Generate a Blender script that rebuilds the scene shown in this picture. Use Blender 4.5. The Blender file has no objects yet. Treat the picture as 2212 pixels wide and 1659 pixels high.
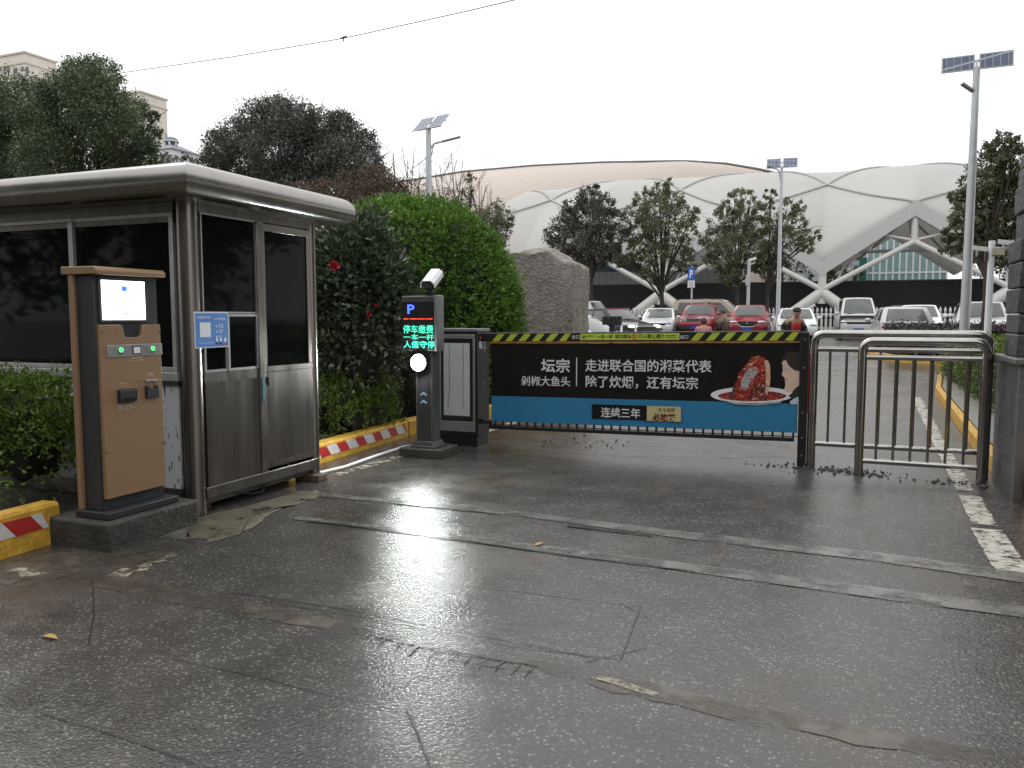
import bpy, math, random
import numpy as np
from mathutils import Vector, Matrix

S = bpy.context.scene
COL = S.collection
# ------------------------------------------------------------------ camera, world, sun, exposure
# World axes follow the road: +y runs along the lane through the gate, +x across it to the right.
CAM_H, YAW, PITCH, FPX, CX, CY = 1.5, math.radians(22.3), math.atan(144.5/1726.0), 1726.0, 1106.0, 829.5
cam_d = bpy.data.cameras.new("camera"); cam = bpy.data.objects.new("camera", cam_d); COL.objects.link(cam)
cam.location = (0, 0, CAM_H); cam.rotation_euler = (math.pi/2-PITCH, 0, YAW)
cam_d.sensor_width = 36; cam_d.lens = 36*FPX/2212.0; cam_d.clip_start = 0.05; cam_d.clip_end = 3000
S.camera = cam
S.view_settings.view_transform = 'Standard'; S.view_settings.look = 'None'
S.view_settings.exposure = 0.33; S.view_settings.gamma = 1.0
S.render.resolution_x, S.render.resolution_y = 1024, 768
S.cycles.max_bounces = 6; S.cycles.diffuse_bounces = 3; S.cycles.glossy_bounces = 4
S.cycles.sample_clamp_indirect = 4.0; S.cycles.sample_clamp_direct = 30.0
SUN_EL, SUN_AZ = math.radians(55), math.radians(-60)
w = bpy.data.worlds.new("World"); S.world = w; w.use_nodes = True
nt = w.node_tree; nt.nodes.clear()
sky = nt.nodes.new('ShaderNodeTexSky'); sky.sky_type = 'NISHITA'; sky.sun_disc = False
sky.sun_elevation = SUN_EL; sky.sun_rotation = SUN_AZ; sky.dust_density = 4; sky.air_density = 1.0
hs = nt.nodes.new('ShaderNodeHueSaturation'); hs.inputs['Saturation'].default_value = 0.12
tc = nt.nodes.new('ShaderNodeTexCoord'); sx = nt.nodes.new('ShaderNodeSeparateXYZ')
rmp = nt.nodes.new('ShaderNodeMapRange'); rmp.inputs[1].default_value = 0.0; rmp.inputs[2].default_value = 1.0
rmp.inputs[3].default_value = 10.2; rmp.inputs[4].default_value = 14.0
mx = nt.nodes.new('ShaderNodeMixRGB'); mx.inputs[0].default_value = 0.9
bg = nt.nodes.new('ShaderNodeBackground'); bg.inputs[1].default_value = 0.1
wo = nt.nodes.new('ShaderNodeOutputWorld')
cmb = nt.nodes.new('ShaderNodeCombineColor')
L = nt.links.new
L(tc.outputs['Generated'], sx.inputs[0]); L(sx.outputs[2], rmp.inputs[0])
for k in range(3): L(rmp.outputs[0], cmb.inputs[k])
L(sky.outputs[0], hs.inputs['Color']); L(hs.outputs[0], mx.inputs[1]); L(cmb.outputs[0], mx.inputs[2])
L(mx.outputs[0], bg.inputs[0]); L(bg.outputs[0], wo.inputs[0])
sl = bpy.data.lights.new("sun", 'SUN'); sl.energy = 0.6; sl.angle = math.radians(25); sl.color = (1, .97, .93)
so = bpy.data.objects.new("sun", sl); COL.objects.link(so)
so.rotation_euler = (math.pi/2-SUN_EL, 0, math.pi-SUN_AZ)

# ------------------------------------------------------------------ picture -> place helpers
_c, _s = math.cos(PITCH), math.sin(PITCH); _cy, _sy = math.cos(YAW), math.sin(YAW)
def ray(u, v):
    x = (u-CX)/FPX; y = -(v-CY)/FPX
    a, b, c = x, _c+y*_s, -_s+y*_c
    return Vector((a*_cy-b*_sy, a*_sy+b*_cy, c))
O = Vector((0, 0, CAM_H))
def onq(u, v, q): r = ray(u, v); return r*(q/r.y)+O
def onp(u, v, p): r = ray(u, v); return r*(p/r.x)+O
def gnd(u, v, z=0.): r = ray(u, v); return r*((z-CAM_H)/r.z)+O
def dep(u, v, Y):                     # point at camera depth Y
    r = ray(u, v); return r*(Y/(r.y*_cy-r.x*_sy))+O
def pu(u, q): return onq(u, 700, q).x
def G(q): return 0.5*min(1, max(0, (q-10)/32.0))

# ------------------------------------------------------------------ materials
MATS = {}
def nn(m, t): return m.node_tree.nodes.new(t)
def mat(name, col, rough=.6, metal=0., var=.18, vscale=6., bump=0., bscale=60., coat=0., spec=.5, bdist=.02, patchy=None, translu=0., vmap=None, emit=None, es=0., col2=None, rvar=0.):
    if name in MATS: return MATS[name]
    m = bpy.data.materials.new(name); m.use_nodes = True; MATS[name] = m
    b = m.node_tree.nodes['Principled BSDF']; lk = m.node_tree.links.new
    b.inputs['Roughness'].default_value = rough; b.inputs['Metallic'].default_value = metal
    b.inputs['Coat Weight'].default_value = coat; b.inputs['Coat Roughness'].default_value = .05
    b.inputs['Specular IOR Level'].default_value = spec
    t = nn(m, 'ShaderNodeTexCoord')
    n = nn(m, 'ShaderNodeTexNoise'); n.inputs['Scale'].default_value = vscale; n.inputs['Detail'].default_value = 6
    n.inputs['Roughness'].default_value = .65
    if vmap:
        mp = nn(m, 'ShaderNodeMapping'); mp.inputs['Scale'].default_value = vmap; lk(t.outputs['Object'], mp.inputs[0]); lk(mp.outputs[0], n.inputs['Vector'])
    else: lk(t.outputs['Object'], n.inputs['Vector'])
    r = nn(m, 'ShaderNodeValToRGB')
    c2 = col2 or tuple(c*(1-var) for c in col); c1 = tuple(min(1, c*(1+var)) for c in col)
    r.color_ramp.elements[0].position = .32; r.color_ramp.elements[1].position = .68
    r.color_ramp.elements[0].color = (*c2, 1); r.color_ramp.elements[1].color = (*c1, 1)
    lk(n.outputs['Fac'], r.inputs[0]); lk(r.outputs[0], b.inputs['Base Color'])
    if rvar:
        mr = nn(m, 'ShaderNodeMapRange'); mr.inputs[1].default_value = .3; mr.inputs[2].default_value = .7
        mr.inputs[3].default_value = max(.02, rough-rvar); mr.inputs[4].default_value = rough+rvar
        lk(n.outputs['Fac'], mr.inputs[0]); lk(mr.outputs[0], b.inputs['Roughness'])
    if bump:
        n2 = nn(m, 'ShaderNodeTexNoise'); n2.inputs['Scale'].default_value = bscale; n2.inputs['Detail'].default_value = 5
        lk(t.outputs['Object'], n2.inputs['Vector'])
        bp = nn(m, 'ShaderNodeBump'); bp.inputs['Strength'].default_value = bump; bp.inputs['Distance'].default_value = bdist
        lk(n2.outputs['Fac'], bp.inputs['Height']); lk(bp.outputs[0], b.inputs['Normal'])
    out = m.node_tree.nodes['Material Output']
    if patchy:                      # thin silt or paint with gaps worn through it
        n3 = nn(m, 'ShaderNodeTexNoise'); n3.inputs['Scale'].default_value = patchy[2]; n3.inputs['Detail'].default_value = 8; n3.inputs['Roughness'].default_value = .7
        lk(t.outputs['Object'], n3.inputs['Vector']); m3 = nn(m, 'ShaderNodeMapRange'); m3.inputs[1].default_value = patchy[0]; m3.inputs[2].default_value = patchy[1]
        lk(n3.outputs['Fac'], m3.inputs[0]); tp = nn(m, 'ShaderNodeBsdfTransparent'); ms = nn(m, 'ShaderNodeMixShader')
        lk(m3.outputs[0], ms.inputs[0]); lk(tp.outputs[0], ms.inputs[1]); lk(b.outputs[0], ms.inputs[2]); lk(ms.outputs[0], out.inputs[0])
    if translu:
        tr = nn(m, 'ShaderNodeBsdfTranslucent'); lk(r.outputs[0], tr.inputs[0]); ms = nn(m, 'ShaderNodeMixShader'); ms.inputs[0].default_value = translu
        lk(b.outputs[0], ms.inputs[1]); lk(tr.outputs[0], ms.inputs[2]); lk(ms.outputs[0], out.inputs[0])
    if emit:
        b.inputs['Emission Color'].default_value = (*emit, 1); b.inputs['Emission Strength'].default_value = es
    return m
def leafmat(name, dark, light, rough=.45, trans=.25):
    if name in MATS: return MATS[name]
    m = bpy.data.materials.new(name); m.use_nodes = True; MATS[name] = m
    b = m.node_tree.nodes['Principled BSDF']; lk = m.node_tree.links.new
    g = nn(m, 'ShaderNodeNewGeometry'); r = nn(m, 'ShaderNodeValToRGB')
    r.color_ramp.elements[0].color = (*dark, 1); r.color_ramp.elements[1].color = (*light, 1)
    t = nn(m, 'ShaderNodeTexCoord'); n = nn(m, 'ShaderNodeTexNoise'); n.inputs['Scale'].default_value = 1.1
    n.inputs['Detail'].default_value = 2
    lk(t.outputs['Object'], n.inputs['Vector'])
    ma = nn(m, 'ShaderNodeMath'); ma.operation = 'MULTIPLY_ADD'; ma.inputs[1].default_value = .6
    mb = nn(m, 'ShaderNodeMath'); mb.operation = 'MULTIPLY_ADD'; mb.inputs[1].default_value = 1.6; mb.inputs[2].default_value = -.6
    lk(n.outputs['Fac'], mb.inputs[0]); lk(g.outputs['Random Per Island'], ma.inputs[0]); lk(mb.outputs[0], ma.inputs[2])
    lk(ma.outputs[0], r.inputs[0]); lk(r.outputs[0], b.inputs['Base Color'])
    b.inputs['Roughness'].default_value = rough; b.inputs['Specular IOR Level'].default_value = .4
    tr = nn(m, 'ShaderNodeBsdfTranslucent'); lk(r.outputs[0], tr.inputs[0])
    ms = nn(m, 'ShaderNodeMixShader'); ms.inputs[0].default_value = trans
    out = m.node_tree.nodes['Material Output']
    lk(b.outputs[0], ms.inputs[1]); lk(tr.outputs[0], ms.inputs[2]); lk(ms.outputs[0], out.inputs[0])
    return m

# ------------------------------------------------------------------ objects
ORG = {}
def tag(o, label=None, cat=None, group=None, kind=None):
    if label: o['label'] = label
    if cat: o['category'] = cat
    if group: o['group'] = group
    if kind: o['kind'] = kind
    return o
def thing(name, label, cat, loc, group=None, rz=0.):
    o = bpy.data.objects.new(name, None); COL.objects.link(o); o.location = loc; o.rotation_euler = (0, 0, rz)
    o.empty_display_size = .1
    ORG[o] = Vector(loc) if rz == 0 else Vector((0, 0, 0))
    return tag(o, label, cat, group)
def link(name, me, m, parent=None):
    o = bpy.data.objects.new(name, me); COL.objects.link(o)
    if m is not None: me.materials.append(m)
    if parent is not None:
        o.parent = parent; ORG[o] = ORG.get(parent, Vector())
    return o
class MB:
    def __init__(s): s.v = []; s.f = []
    def add(s, vs, fs):
        k = len(s.v); s.v += [tuple(x) for x in vs]; s.f += [tuple(i+k for i in f) for f in fs]; return s
    def box(s, a, b):
        x0, y0, z0 = [min(p, q) for p, q in zip(a, b)]; x1, y1, z1 = [max(p, q) for p, q in zip(a, b)]
        return s.add([(x0,y0,z0),(x1,y0,z0),(x1,y1,z0),(x0,y1,z0),(x0,y0,z1),(x1,y0,z1),(x1,y1,z1),(x0,y1,z1)],
                     [(0,3,2,1),(4,5,6,7),(0,1,5,4),(1,2,6,5),(2,3,7,6),(3,0,4,7)])
    def bar(s, a, b, wd, ht, up=(0, 0, 1)):      # rectangular bar from a to b
        a, b = Vector(a), Vector(b); d = (b-a).normalized(); u = Vector(up); sd = d.cross(u)
        if sd.length < 1e-4: sd = d.cross(Vector((0, 1, 0)))
        sd.normalize(); u = sd.cross(d).normalized(); sd *= wd/2; u *= ht/2
        return s.add([a-sd-u, a+sd-u, a+sd+u, a-sd+u, b-sd-u, b+sd-u, b+sd+u, b-sd+u],
                     [(0,1,2,3),(7,6,5,4),(0,4,5,1),(1,5,6,2),(2,6,7,3),(3,7,4,0)])
    def tube(s, pts, r, n=12, caps=True):
        pts = [Vector(p) for p in pts]; rs = r if isinstance(r, (list, tuple)) else [r]*len(pts)
        t0 = (pts[1]-pts[0]).normalized(); x = t0.orthogonal().normalized(); vs = []; fs = []
        for i, p in enumerate(pts):
            if i == 0: t = t0
            elif i == len(pts)-1: t = (pts[i]-pts[i-1]).normalized()
            else: t = ((pts[i]-pts[i-1]).normalized()+(pts[i+1]-pts[i]).normalized()).normalized()
            x = (x-t*x.dot(t)).normalized(); y = t.cross(x)
            for k in range(n):
                a = 2*math.pi*k/n; vs.append(p+(x*math.cos(a)+y*math.sin(a))*rs[i])
        for i in range(len(pts)-1):
            for k in range(n):
                k2 = (k+1) % n; fs.append((i*n+k, i*n+k2, (i+1)*n+k2, (i+1)*n+k))
        if caps: fs.append(tuple(reversed(range(n)))); fs.append(tuple(range((len(pts)-1)*n, len(pts)*n)))
        return s.add(vs, fs)
    def prism(s, poly, o, ux, uy, dp):           # poly in (ux,uy) plane at o, extruded by vector dp
        o, ux, uy, dp = Vector(o), Vector(ux), Vector(uy), Vector(dp); n = len(poly)
        vs = [o+ux*a+uy*b for a, b in poly]; vs += [p+dp for p in vs]
        fs = [tuple(range(n)), tuple(reversed(range(n, 2*n)))]+[(i, i+n, (i+1) % n+n, (i+1) % n) for i in range(n)]
        return s.add(vs, fs)
    def sheet(s, poly): return s.add(poly, [tuple(range(len(poly)))])
    def grid(s, fn, nu, nv):
        vs = [fn(i/nu, j/nv) for j in range(nv+1) for i in range(nu+1)]
        fs = [(j*(nu+1)+i, j*(nu+1)+i+1, (j+1)*(nu+1)+i+1, (j+1)*(nu+1)+i) for j in range(nv) for i in range(nu)]
        return s.add(vs, fs)
    def ball(s, c, rx, ry=None, rz=None, n=14, m=9, fn=None):
        c = Vector(c); ry = ry or rx; rz = rz or rx
        vs = []
        for j in range(m+1):
            th = math.pi*j/m
            for i in range(n):
                ph = 2*math.pi*i/n; d = Vector((math.sin(th)*math.cos(ph), math.sin(th)*math.sin(ph), math.cos(th)))
                k = fn(d) if fn else 1.; vs.append(c+Vector((d.x*rx, d.y*ry, d.z*rz))*k)
        fs = [(j*n+i, (j+1)*n+i, (j+1)*n+(i+1) % n, j*n+(i+1) % n) for j in range(m) for i in range(n)]
        return s.add(vs, fs)
    def text(s, body, o, ux, uy, bold=.012):     # text stretched to the box o, o+ux, o+uy
        vs, fs = glyphs(body, bold); o, ux, uy = Vector(o), Vector(ux), Vector(uy)
        return s.add([o+ux*a+uy*b for a, b in vs], fs)
    def build(s, name, m, parent=None, local=False, smooth=35, bevel=0.):
        me = bpy.data.meshes.new(name); o0 = Vector() if (parent is None or local) else ORG[parent]
        me.from_pydata([(x-o0.x, y-o0.y, z-o0.z) for x, y, z in s.v], [], s.f); me.validate(); me.update()
        if smooth:
            me.polygons.foreach_set('use_smooth', [True]*len(me.polygons)); me.set_sharp_from_angle(angle=math.radians(smooth))
        o = link(name, me, m, parent)
        if bevel:
            md = o.modifiers.new('bevel', 'BEVEL'); md.width = bevel; md.segments = 2; md.limit_method = 'ANGLE'; md.angle_limit = math.radians(40)
            md.harden_normals = False
        return o
_GL = {}
def glyphs(body, bold):
    if (body, bold) in _GL: return _GL[(body, bold)]
    cu = bpy.data.curves.new('t', 'FONT'); cu.body = body; cu.size = 1; cu.offset = bold; cu.resolution_u = 3
    o = bpy.data.objects.new('t', cu); COL.objects.link(o)
    dg = bpy.context.evaluated_depsgraph_get(); me = o.evaluated_get(dg).to_mesh()
    vs = [(v.co.x, v.co.y) for v in me.vertices]; fs = [tuple(p.vertices) for p in me.polygons]
    bpy.data.objects.remove(o); bpy.data.curves.remove(cu)
    x0 = min(v[0] for v in vs); x1 = max(v[0] for v in vs); y0 = min(v[1] for v in vs); y1 = max(v[1] for v in vs)
    vs = [((a-x0)/(x1-x0), (b-y0)/max(1e-6, y1-y0)) for a, b in vs]
    _GL[(body, bold)] = (vs, fs); return vs, fs
def struct(name, mb, m, **k):
    o = mb.build(name, m, **k); o['kind'] = 'structure'; return o
def one(name, label, cat, mb, m, group=None, **k):
    return tag(mb.build(name, m, **k), label, cat, group)

# ------------------------------------------------------------------ foliage
def leaf_mesh(name, pos, dirs, size, aspect, m, parent, rng, fold=.25):
    n = len(pos); d = dirs/np.maximum(1e-6, np.linalg.norm(dirs, axis=1))[:, None]
    rv = rng.normal(size=(n, 3)); sd = np.cross(d, rv); sd /= np.maximum(1e-6, np.linalg.norm(sd, axis=1))[:, None]
    up = np.cross(sd, d); sz = (size*rng.uniform(.65, 1.25, n))[:, None]
    o0 = np.array(ORG[parent]) if parent is not None else np.zeros(3)
    p = pos-o0
    v = np.empty((n, 4, 3)); v[:, 0] = p-d*sz*.5; v[:, 1] = p+sd*sz*aspect*.5+up*sz*fold*.3
    v[:, 2] = p+d*sz*.5-up*sz*fold*.5; v[:, 3] = p-sd*sz*aspect*.5+up*sz*fold*.3
    me = bpy.data.meshes.new(name); me.vertices.add(4*n); me.vertices.foreach_set('co', v.reshape(-1))
    me.loops.add(4*n); me.loops.foreach_set('vertex_index', np.arange(4*n, dtype=np.int32))
    me.polygons.add(n); me.polygons.foreach_set('loop_start', np.arange(0, 4*n, 4, dtype=np.int32))
    me.polygons.foreach_set('loop_total', np.full(n, 4, dtype=np.int32)); me.update(calc_edges=True); me.validate()
    return link(name, me, m, parent)
def unit(rng, n):
    d = rng.normal(size=(n, 3)); return d/np.linalg.norm(d, axis=1)[:, None]
def crown(lumps, leaf, dens, rng, per=14, hollow=.45, spread=.26):
    P, Dr = [], []
    for c, r in lumps:
        nl = int(dens*math.pi*r*r/(leaf*leaf*.3)); nt_ = max(4, nl//per)
        d = unit(rng, nt_); rad = r*rng.uniform(hollow, 1.0, nt_)**.7
        T = np.array(c)+d*rad[:, None]*np.array([1, 1, .88])
        k = rng.integers(0, nt_, nl); off = rng.normal(size=(nl, 3))*spread*r*.5
        P.append(T[k]+off); Dr.append(d[k]*.7+rng.normal(size=(nl, 3))*.7+np.array([0, 0, -.25]))
    return np.concatenate(P), np.concatenate(Dr)
def trunk_mb(base, lumps, r0, rng, fork=.45, every=1, lean=(0, 0)):
    mb = MB(); base = Vector(base)
    top = max(c[2] for c, r in lumps); zmid = min(c[2]-r*.4 for c, r in lumps)
    fz = base.z+(top-base.z)*fork; fk = Vector((base.x+lean[0], base.y+lean[1], fz))
    mb.tube([base-Vector((0, 0, .1)), base.lerp(fk, .12), base.lerp(fk, .5)+Vector((.04, .03, 0)), fk], [r0*1.25, r0, r0*.85, r0*.7], 9)
    for c, r in lumps[::every]:
        c = Vector(c); st = base.lerp(fk, rng.uniform(.75, 1.0)); md = st.lerp(c, .5)+Vector((rng.normal()*.15*r, rng.normal()*.15*r, .12*(c.z-st.z)))
        mb.tube([st, st.lerp(md, .5)+Vector((0, 0, .05)), md, c], [r0*.5, r0*.38, r0*.26, r0*.1], 6)
        for k in range(5):
            e = c+Vector(rng.normal(size=3)*r*.6); mb.tube([md.lerp(c, rng.uniform(0, 1)), c.lerp(e, .5), e], [r0*.16, r0*.1, r0*.04], 5)
    return mb
def px_lumps(spec, q, rng, jit=1.0):
    out = []
    for u, v, rp in spec:
        dq = rng.uniform(-jit, jit); p = onq(u, v, q+dq); Y = p.y*_cy-p.x*_sy
        out.append((tuple(p), rp*Y/FPX))
    return out
def tree(name, label, base_u, q, spec, leaf, dens, lm, seed, r0, jit=1.2, cat='tree', group=None, fork=.4, per=14, spread=.26, hollow=.45, gz=None, barkm=None, every=1):
    rng = np.random.default_rng(seed); x = pu(base_u, q); z = G(q) if gz is None else gz
    t = thing(name, label, cat, (x, q, z), group); lumps = px_lumps(spec, q, rng, jit)
    trunk_mb((x, q, z), lumps, r0, rng, fork, every).build('trunk', barkm or BARK, t)
    P, Dr = crown(lumps, leaf, dens, rng, per, hollow, spread); leaf_mesh('crown', P, Dr, leaf, .5, lm, t, rng)
    return t
BARK = mat('bark', (.045, .038, .03), .85, var=.35, vscale=9, bump=.6, bscale=25)
# ------------------------------------------------------------------ ground and markings
def asphalt():
    m = bpy.data.materials.new('wet_asphalt'); m.use_nodes = True; lk = m.node_tree.links.new
    b = m.node_tree.nodes['Principled BSDF']; t = nn(m, 'ShaderNodeTexCoord')
    def noise(sc, det=4, ro=.6):
        n = nn(m, 'ShaderNodeTexNoise'); n.inputs['Scale'].default_value = sc; n.inputs['Detail'].default_value = det
        n.inputs['Roughness'].default_value = ro; lk(t.outputs['Object'], n.inputs['Vector']); return n
    def rng_(src, a, b_, c, d):
        r = nn(m, 'ShaderNodeMapRange'); r.inputs[1].default_value = a; r.inputs[2].default_value = b_
        r.inputs[3].default_value = c; r.inputs[4].default_value = d; lk(src, r.inputs[0]); return r.outputs[0]
    big = noise(.55, 3); mid = noise(2.6, 5, .7); fine = noise(140, 2)
    vor = nn(m, 'ShaderNodeTexVoronoi'); vor.inputs['Scale'].default_value = 68; lk(t.outputs['Object'], vor.inputs['Vector'])
    sep = nn(m, 'ShaderNodeSeparateColor'); lk(vor.outputs['Color'], sep.inputs[0])
    # pale stone chips: a fraction of the cells, only near the cell centre
    chip = rng_(sep.outputs[0], .60, .92, 0, 1); core = rng_(vor.outputs['Distance'], .32, .52, 1, 0)
    mu = nn(m, 'ShaderNodeMath'); mu.operation = 'MULTIPLY'; lk(chip, mu.inputs[0]); lk(core, mu.inputs[1])
    wear = rng_(mid.outputs['Fac'], .35, .68, .25, 1.0)
    mu2 = nn(m, 'ShaderNodeMath'); mu2.operation = 'MULTIPLY'; lk(mu.outputs[0], mu2.inputs[0]); lk(wear, mu2.inputs[1])
    base = nn(m, 'ShaderNodeValToRGB'); base.color_ramp.elements[0].position = .3; base.color_ramp.elements[1].position = .72
    base.color_ramp.elements[0].color = (.032, .030, .0275, 1); base.color_ramp.elements[1].color = (.064, .0605, .057, 1)
    lk(mid.outputs['Fac'], base.inputs[0])
    c1 = nn(m, 'ShaderNodeMixRGB'); c1.inputs[2].default_value = (.25, .24, .228, 1); lk(mu2.outputs[0], c1.inputs[0]); lk(base.outputs[0], c1.inputs[1])
    dirt = nn(m, 'ShaderNodeMixRGB'); dirt.inputs[2].default_value = (.075, .058, .042, 1)
    lk(rng_(big.outputs['Fac'], .50, .72, 0, .65), dirt.inputs[0]); lk(c1.outputs[0], dirt.inputs[1]); lk(dirt.outputs[0], b.inputs['Base Color'])
    ad = nn(m, 'ShaderNodeMath'); ad.operation = 'ADD'; lk(rng_(mid.outputs['Fac'], .3, .7, .13, .27), ad.inputs[0]); lk(rng_(big.outputs['Fac'], .35, .65, -.06, .10), ad.inputs[1])
    lk(ad.outputs[0], b.inputs['Roughness']); b.inputs['Specular IOR Level'].default_value = .5
    hs_ = nn(m, 'ShaderNodeMath'); hs_.operation = 'ADD'; lk(vor.outputs['Distance'], hs_.inputs[0]); lk(fine.outputs['Fac'], hs_.inputs[1])
    bp = nn(m, 'ShaderNodeBump'); bp.inputs['Strength'].default_value = .27; bp.inputs['Distance'].default_value = .006; bp.invert = True
    lk(hs_.outputs[0], bp.inputs['Height']); lk(bp.outputs[0], b.inputs['Normal'])
    return m
ASPH = asphalt()
gm = MB(); ys = [-200, -20, 0, 10, 14, 20, 26, 32, 38, 42, 60, 120, 900]; xs = [-900, -60, -20, 0, 20, 60, 900]
gm.add([(x, y, G(y)) for y in ys for x in xs], [(j*7+i, j*7+i+1, (j+1)*7+i+1, (j+1)*7+i) for j in range(len(ys)-1) for i in range(6)])
struct('ground', gm, ASPH, smooth=0)
CONC = mat('wet_concrete', (.125, .12, .112), .26, var=.3, vscale=5, bump=.08, bscale=60, rvar=.08, patchy=(.33, .52, 3.5))
CONCB = mat('brown_silt', (.085, .072, .058), .36, var=.3, vscale=7, bump=.1, bscale=70, rvar=.1, patchy=(.38, .60, 2.6))
APRON = mat('mossy_concrete', (.095, .085, .056), .45, var=.45, vscale=5, bump=.5, bscale=40, rvar=.12, patchy=(.32, .42, 5))
TAR = mat('wet_tar', (.012, .012, .012), .28, var=.2)
PAINTW = mat('worn_white_paint', (.40, .38, .335), .5, var=.3, vscale=14, bump=.3, bscale=60, patchy=(.38, .50, 11))
PAINTY = mat('worn_cream_paint', (.26, .235, .18), .55, var=.4, vscale=14, bump=.2, bscale=60, patchy=(.45, .56, 9))
rr = random.Random(5)
def ribbon(pts, wds, z=.004, rough=.0, step=.08, seed=1):
    """flat strip along a polyline with ragged edges"""
    r_ = random.Random(seed); P = []
    for i in range(len(pts)-1):
        a, b = Vector((*pts[i], 0)), Vector((*pts[i+1], 0)); n = max(1, int((b-a).length/step))
        for k in range(n): P.append((a.lerp(b, k/n), wds[i]+(wds[i+1]-wds[i])*k/n))
    P.append((Vector((*pts[-1], 0)), wds[-1])); mb = MB(); vs = []
    for i, (p, wd) in enumerate(P):
        d = (P[min(i+1, len(P)-1)][0]-P[max(i-1, 0)][0]).normalized(); nrm = Vector((-d.y, d.x, 0))
        for sg in (1, -1):
            q = p+nrm*sg*(wd/2+r_.uniform(-rough, rough)); vs.append((q.x, q.y, G(q.y)+z))
    mb.add(vs, [(2*i, 2*i+1, 2*i+3, 2*i+2) for i in range(len(P)-1)]); return mb
def gp(u, v): p = gnd(u, v); return (p.x, p.y)
# two cable covers across the lane, the links between them, the long silted trench in front
struct('road_strip', ribbon([gp(640, 1064), gp(1100, 1108), gp(1480, 1157), gp(1900, 1204), gp(2300, 1262)], [.12, .13, .18, .21, .21], .0045, .004, .05, seed=2), CONC)
struct('road_strip', ribbon([gp(640, 1119), gp(1100, 1177), gp(1480, 1226), gp(1900, 1282), gp(2330, 1338)], [.10, .13, .16, .19, .19], .0045, .004, .05, seed=3), CONC)
struct('road_gap', ribbon([gp(850, 1088), gp(1080, 1112)], [.03, .012], .0065, .006, seed=4), TAR)
struct('road_gap', ribbon([gp(1225, 1137), gp(1410, 1160)], [.03, .022], .0065, .006, seed=5), TAR)
struct('road_gap', ribbon([gp(665, 1126), gp(930, 1158), gp(1210, 1199), gp(1500, 1236)], [.035, .02, .022, .012], .0065, .006, seed=6), TAR)
struct('road_strip', ribbon([gp(2083, 1236), gp(2100, 1268), gp(2108, 1305)], [.10, .075, .11], .0035, .012, seed=7), CONCB)
struct('road_strip', ribbon([gp(1563, 1170), gp(1545, 1222)], [.07, .05], .0035, .014, seed=8), CONCB)
struct('road_strip', ribbon([gp(150, 1237), gp(260, 1262), gp(450, 1302), gp(720, 1352), gp(830, 1375)], [.22, .19, .15, .14, .10], .003, .02, seed=9), CONCB)
struct('road_strip', ribbon([gp(1120, 1425), gp(1300, 1470), gp(1600, 1540), gp(1900, 1597), gp(2330, 1668)], [.06, .14, .13, .13, .14], .003, .018, seed=10), CONCB)
struct('road_patch', ribbon([gp(1280, 1462), gp(1420, 1502)], [.03, .05], .005, .02, seed=11), PAINTY)
def crack(pts, wd, seed): struct('road_crack', ribbon([gp(*p) for p in pts], [wd]*len(pts), .0045, wd*.3, .05, seed), TAR)
crack([(820, 1375), (905, 1395), (1010, 1415), (1165, 1440)], .012, 20); crack([(850, 1392), (945, 1420), (1080, 1443), (1155, 1452)], .006, 21)
for i, x in enumerate([835, 870, 905, 945, 985, 1020, 1058, 1090, 1125, 1155]):
    y = 1378+(x-820)*.19; crack([(x, y), (x-14+rr.uniform(-8, 6), y+10), (x-22, y+22)], .007 if x != 905 else .02, 22+i)
crack([(500, 1280), (800, 1325), (1100, 1385), (1290, 1422)], .006, 40); crack([(560, 1300), (820, 1338), (1110, 1397), (1345, 1425)], .004, 41)
crack([(1383, 1310), (1363, 1365), (1340, 1425)], .009, 42); crack([(1335, 1300), (1400, 1335)], .005, 43); crack([(1265, 1430), (1395, 1400)], .006, 44)
crack([(850, 1250), (1100, 1276), (1385, 1311)], .004, 45); crack([(540, 1200), (700, 1215), (930, 1246)], .004, 46)
crack([(380, 1425), (560, 1465), (700, 1500), (880, 1540)], .004, 47); crack([(875, 1530), (905, 1590), (930, 1659)], .006, 48)
crack([(200, 1255), (203, 1330), (190, 1395)], .004, 49); crack([(95, 1545), (250, 1590), (420, 1650)], .004, 50)
crack([(1060, 975), (1300, 983), (1560, 990), (1700, 985)], .01, 51)
# broken edge lines
def worn_line(a, b, wd, n, m, seed, name='road_line', gap=.1):
    r_ = random.Random(seed); A, B = Vector((*a, 0)), Vector((*b, 0)); d = (B-A).normalized(); s = Vector((d.y, -d.x, 0)); mb = MB(); Ln = (B-A).length
    for i in range(n):
        t0 = Ln*i/n; t1 = Ln*(i+1-r_.uniform(.01, gap))/n; k = 7; lo = []; hi = []
        for j in range(k+1):
            t = t0+(t1-t0)*j/k; l = -wd/2+r_.choice([0, .0, .02, .05])*wd*2*r_.random(); h = wd/2-r_.choice([0, 0, .03, .16])*wd*2*r_.random()
            for arr, e in ((lo, l), (hi, h)): q = A+d*t+s*e; arr.append((q.x, q.y, G(q.y)+.0042))
        for j in range(k): mb.add([lo[j], hi[j], hi[j+1], lo[j+1]], [(0, 1, 2, 3)])
    struct(name, mb, m, smooth=0)
worn_line((.99, 5.30), (1.0, 6.42), .20, 12, PAINTW, 1, gap=.035); worn_line((1.01, 6.55), (1.05, 7.6), .17, 9, PAINTW, 2, gap=.05)
worn_line((1.05, 7.8), (1.28, 15.7), .15, 26, PAINTW, 3, gap=.04)
worn_line((-4.27, 9.5), (-4.15, 15), .14, 16, PAINTW, 4); worn_line((-4.4, 6.3), (-4.36, 7.45), .13, 5, PAINTY, 5)
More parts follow.
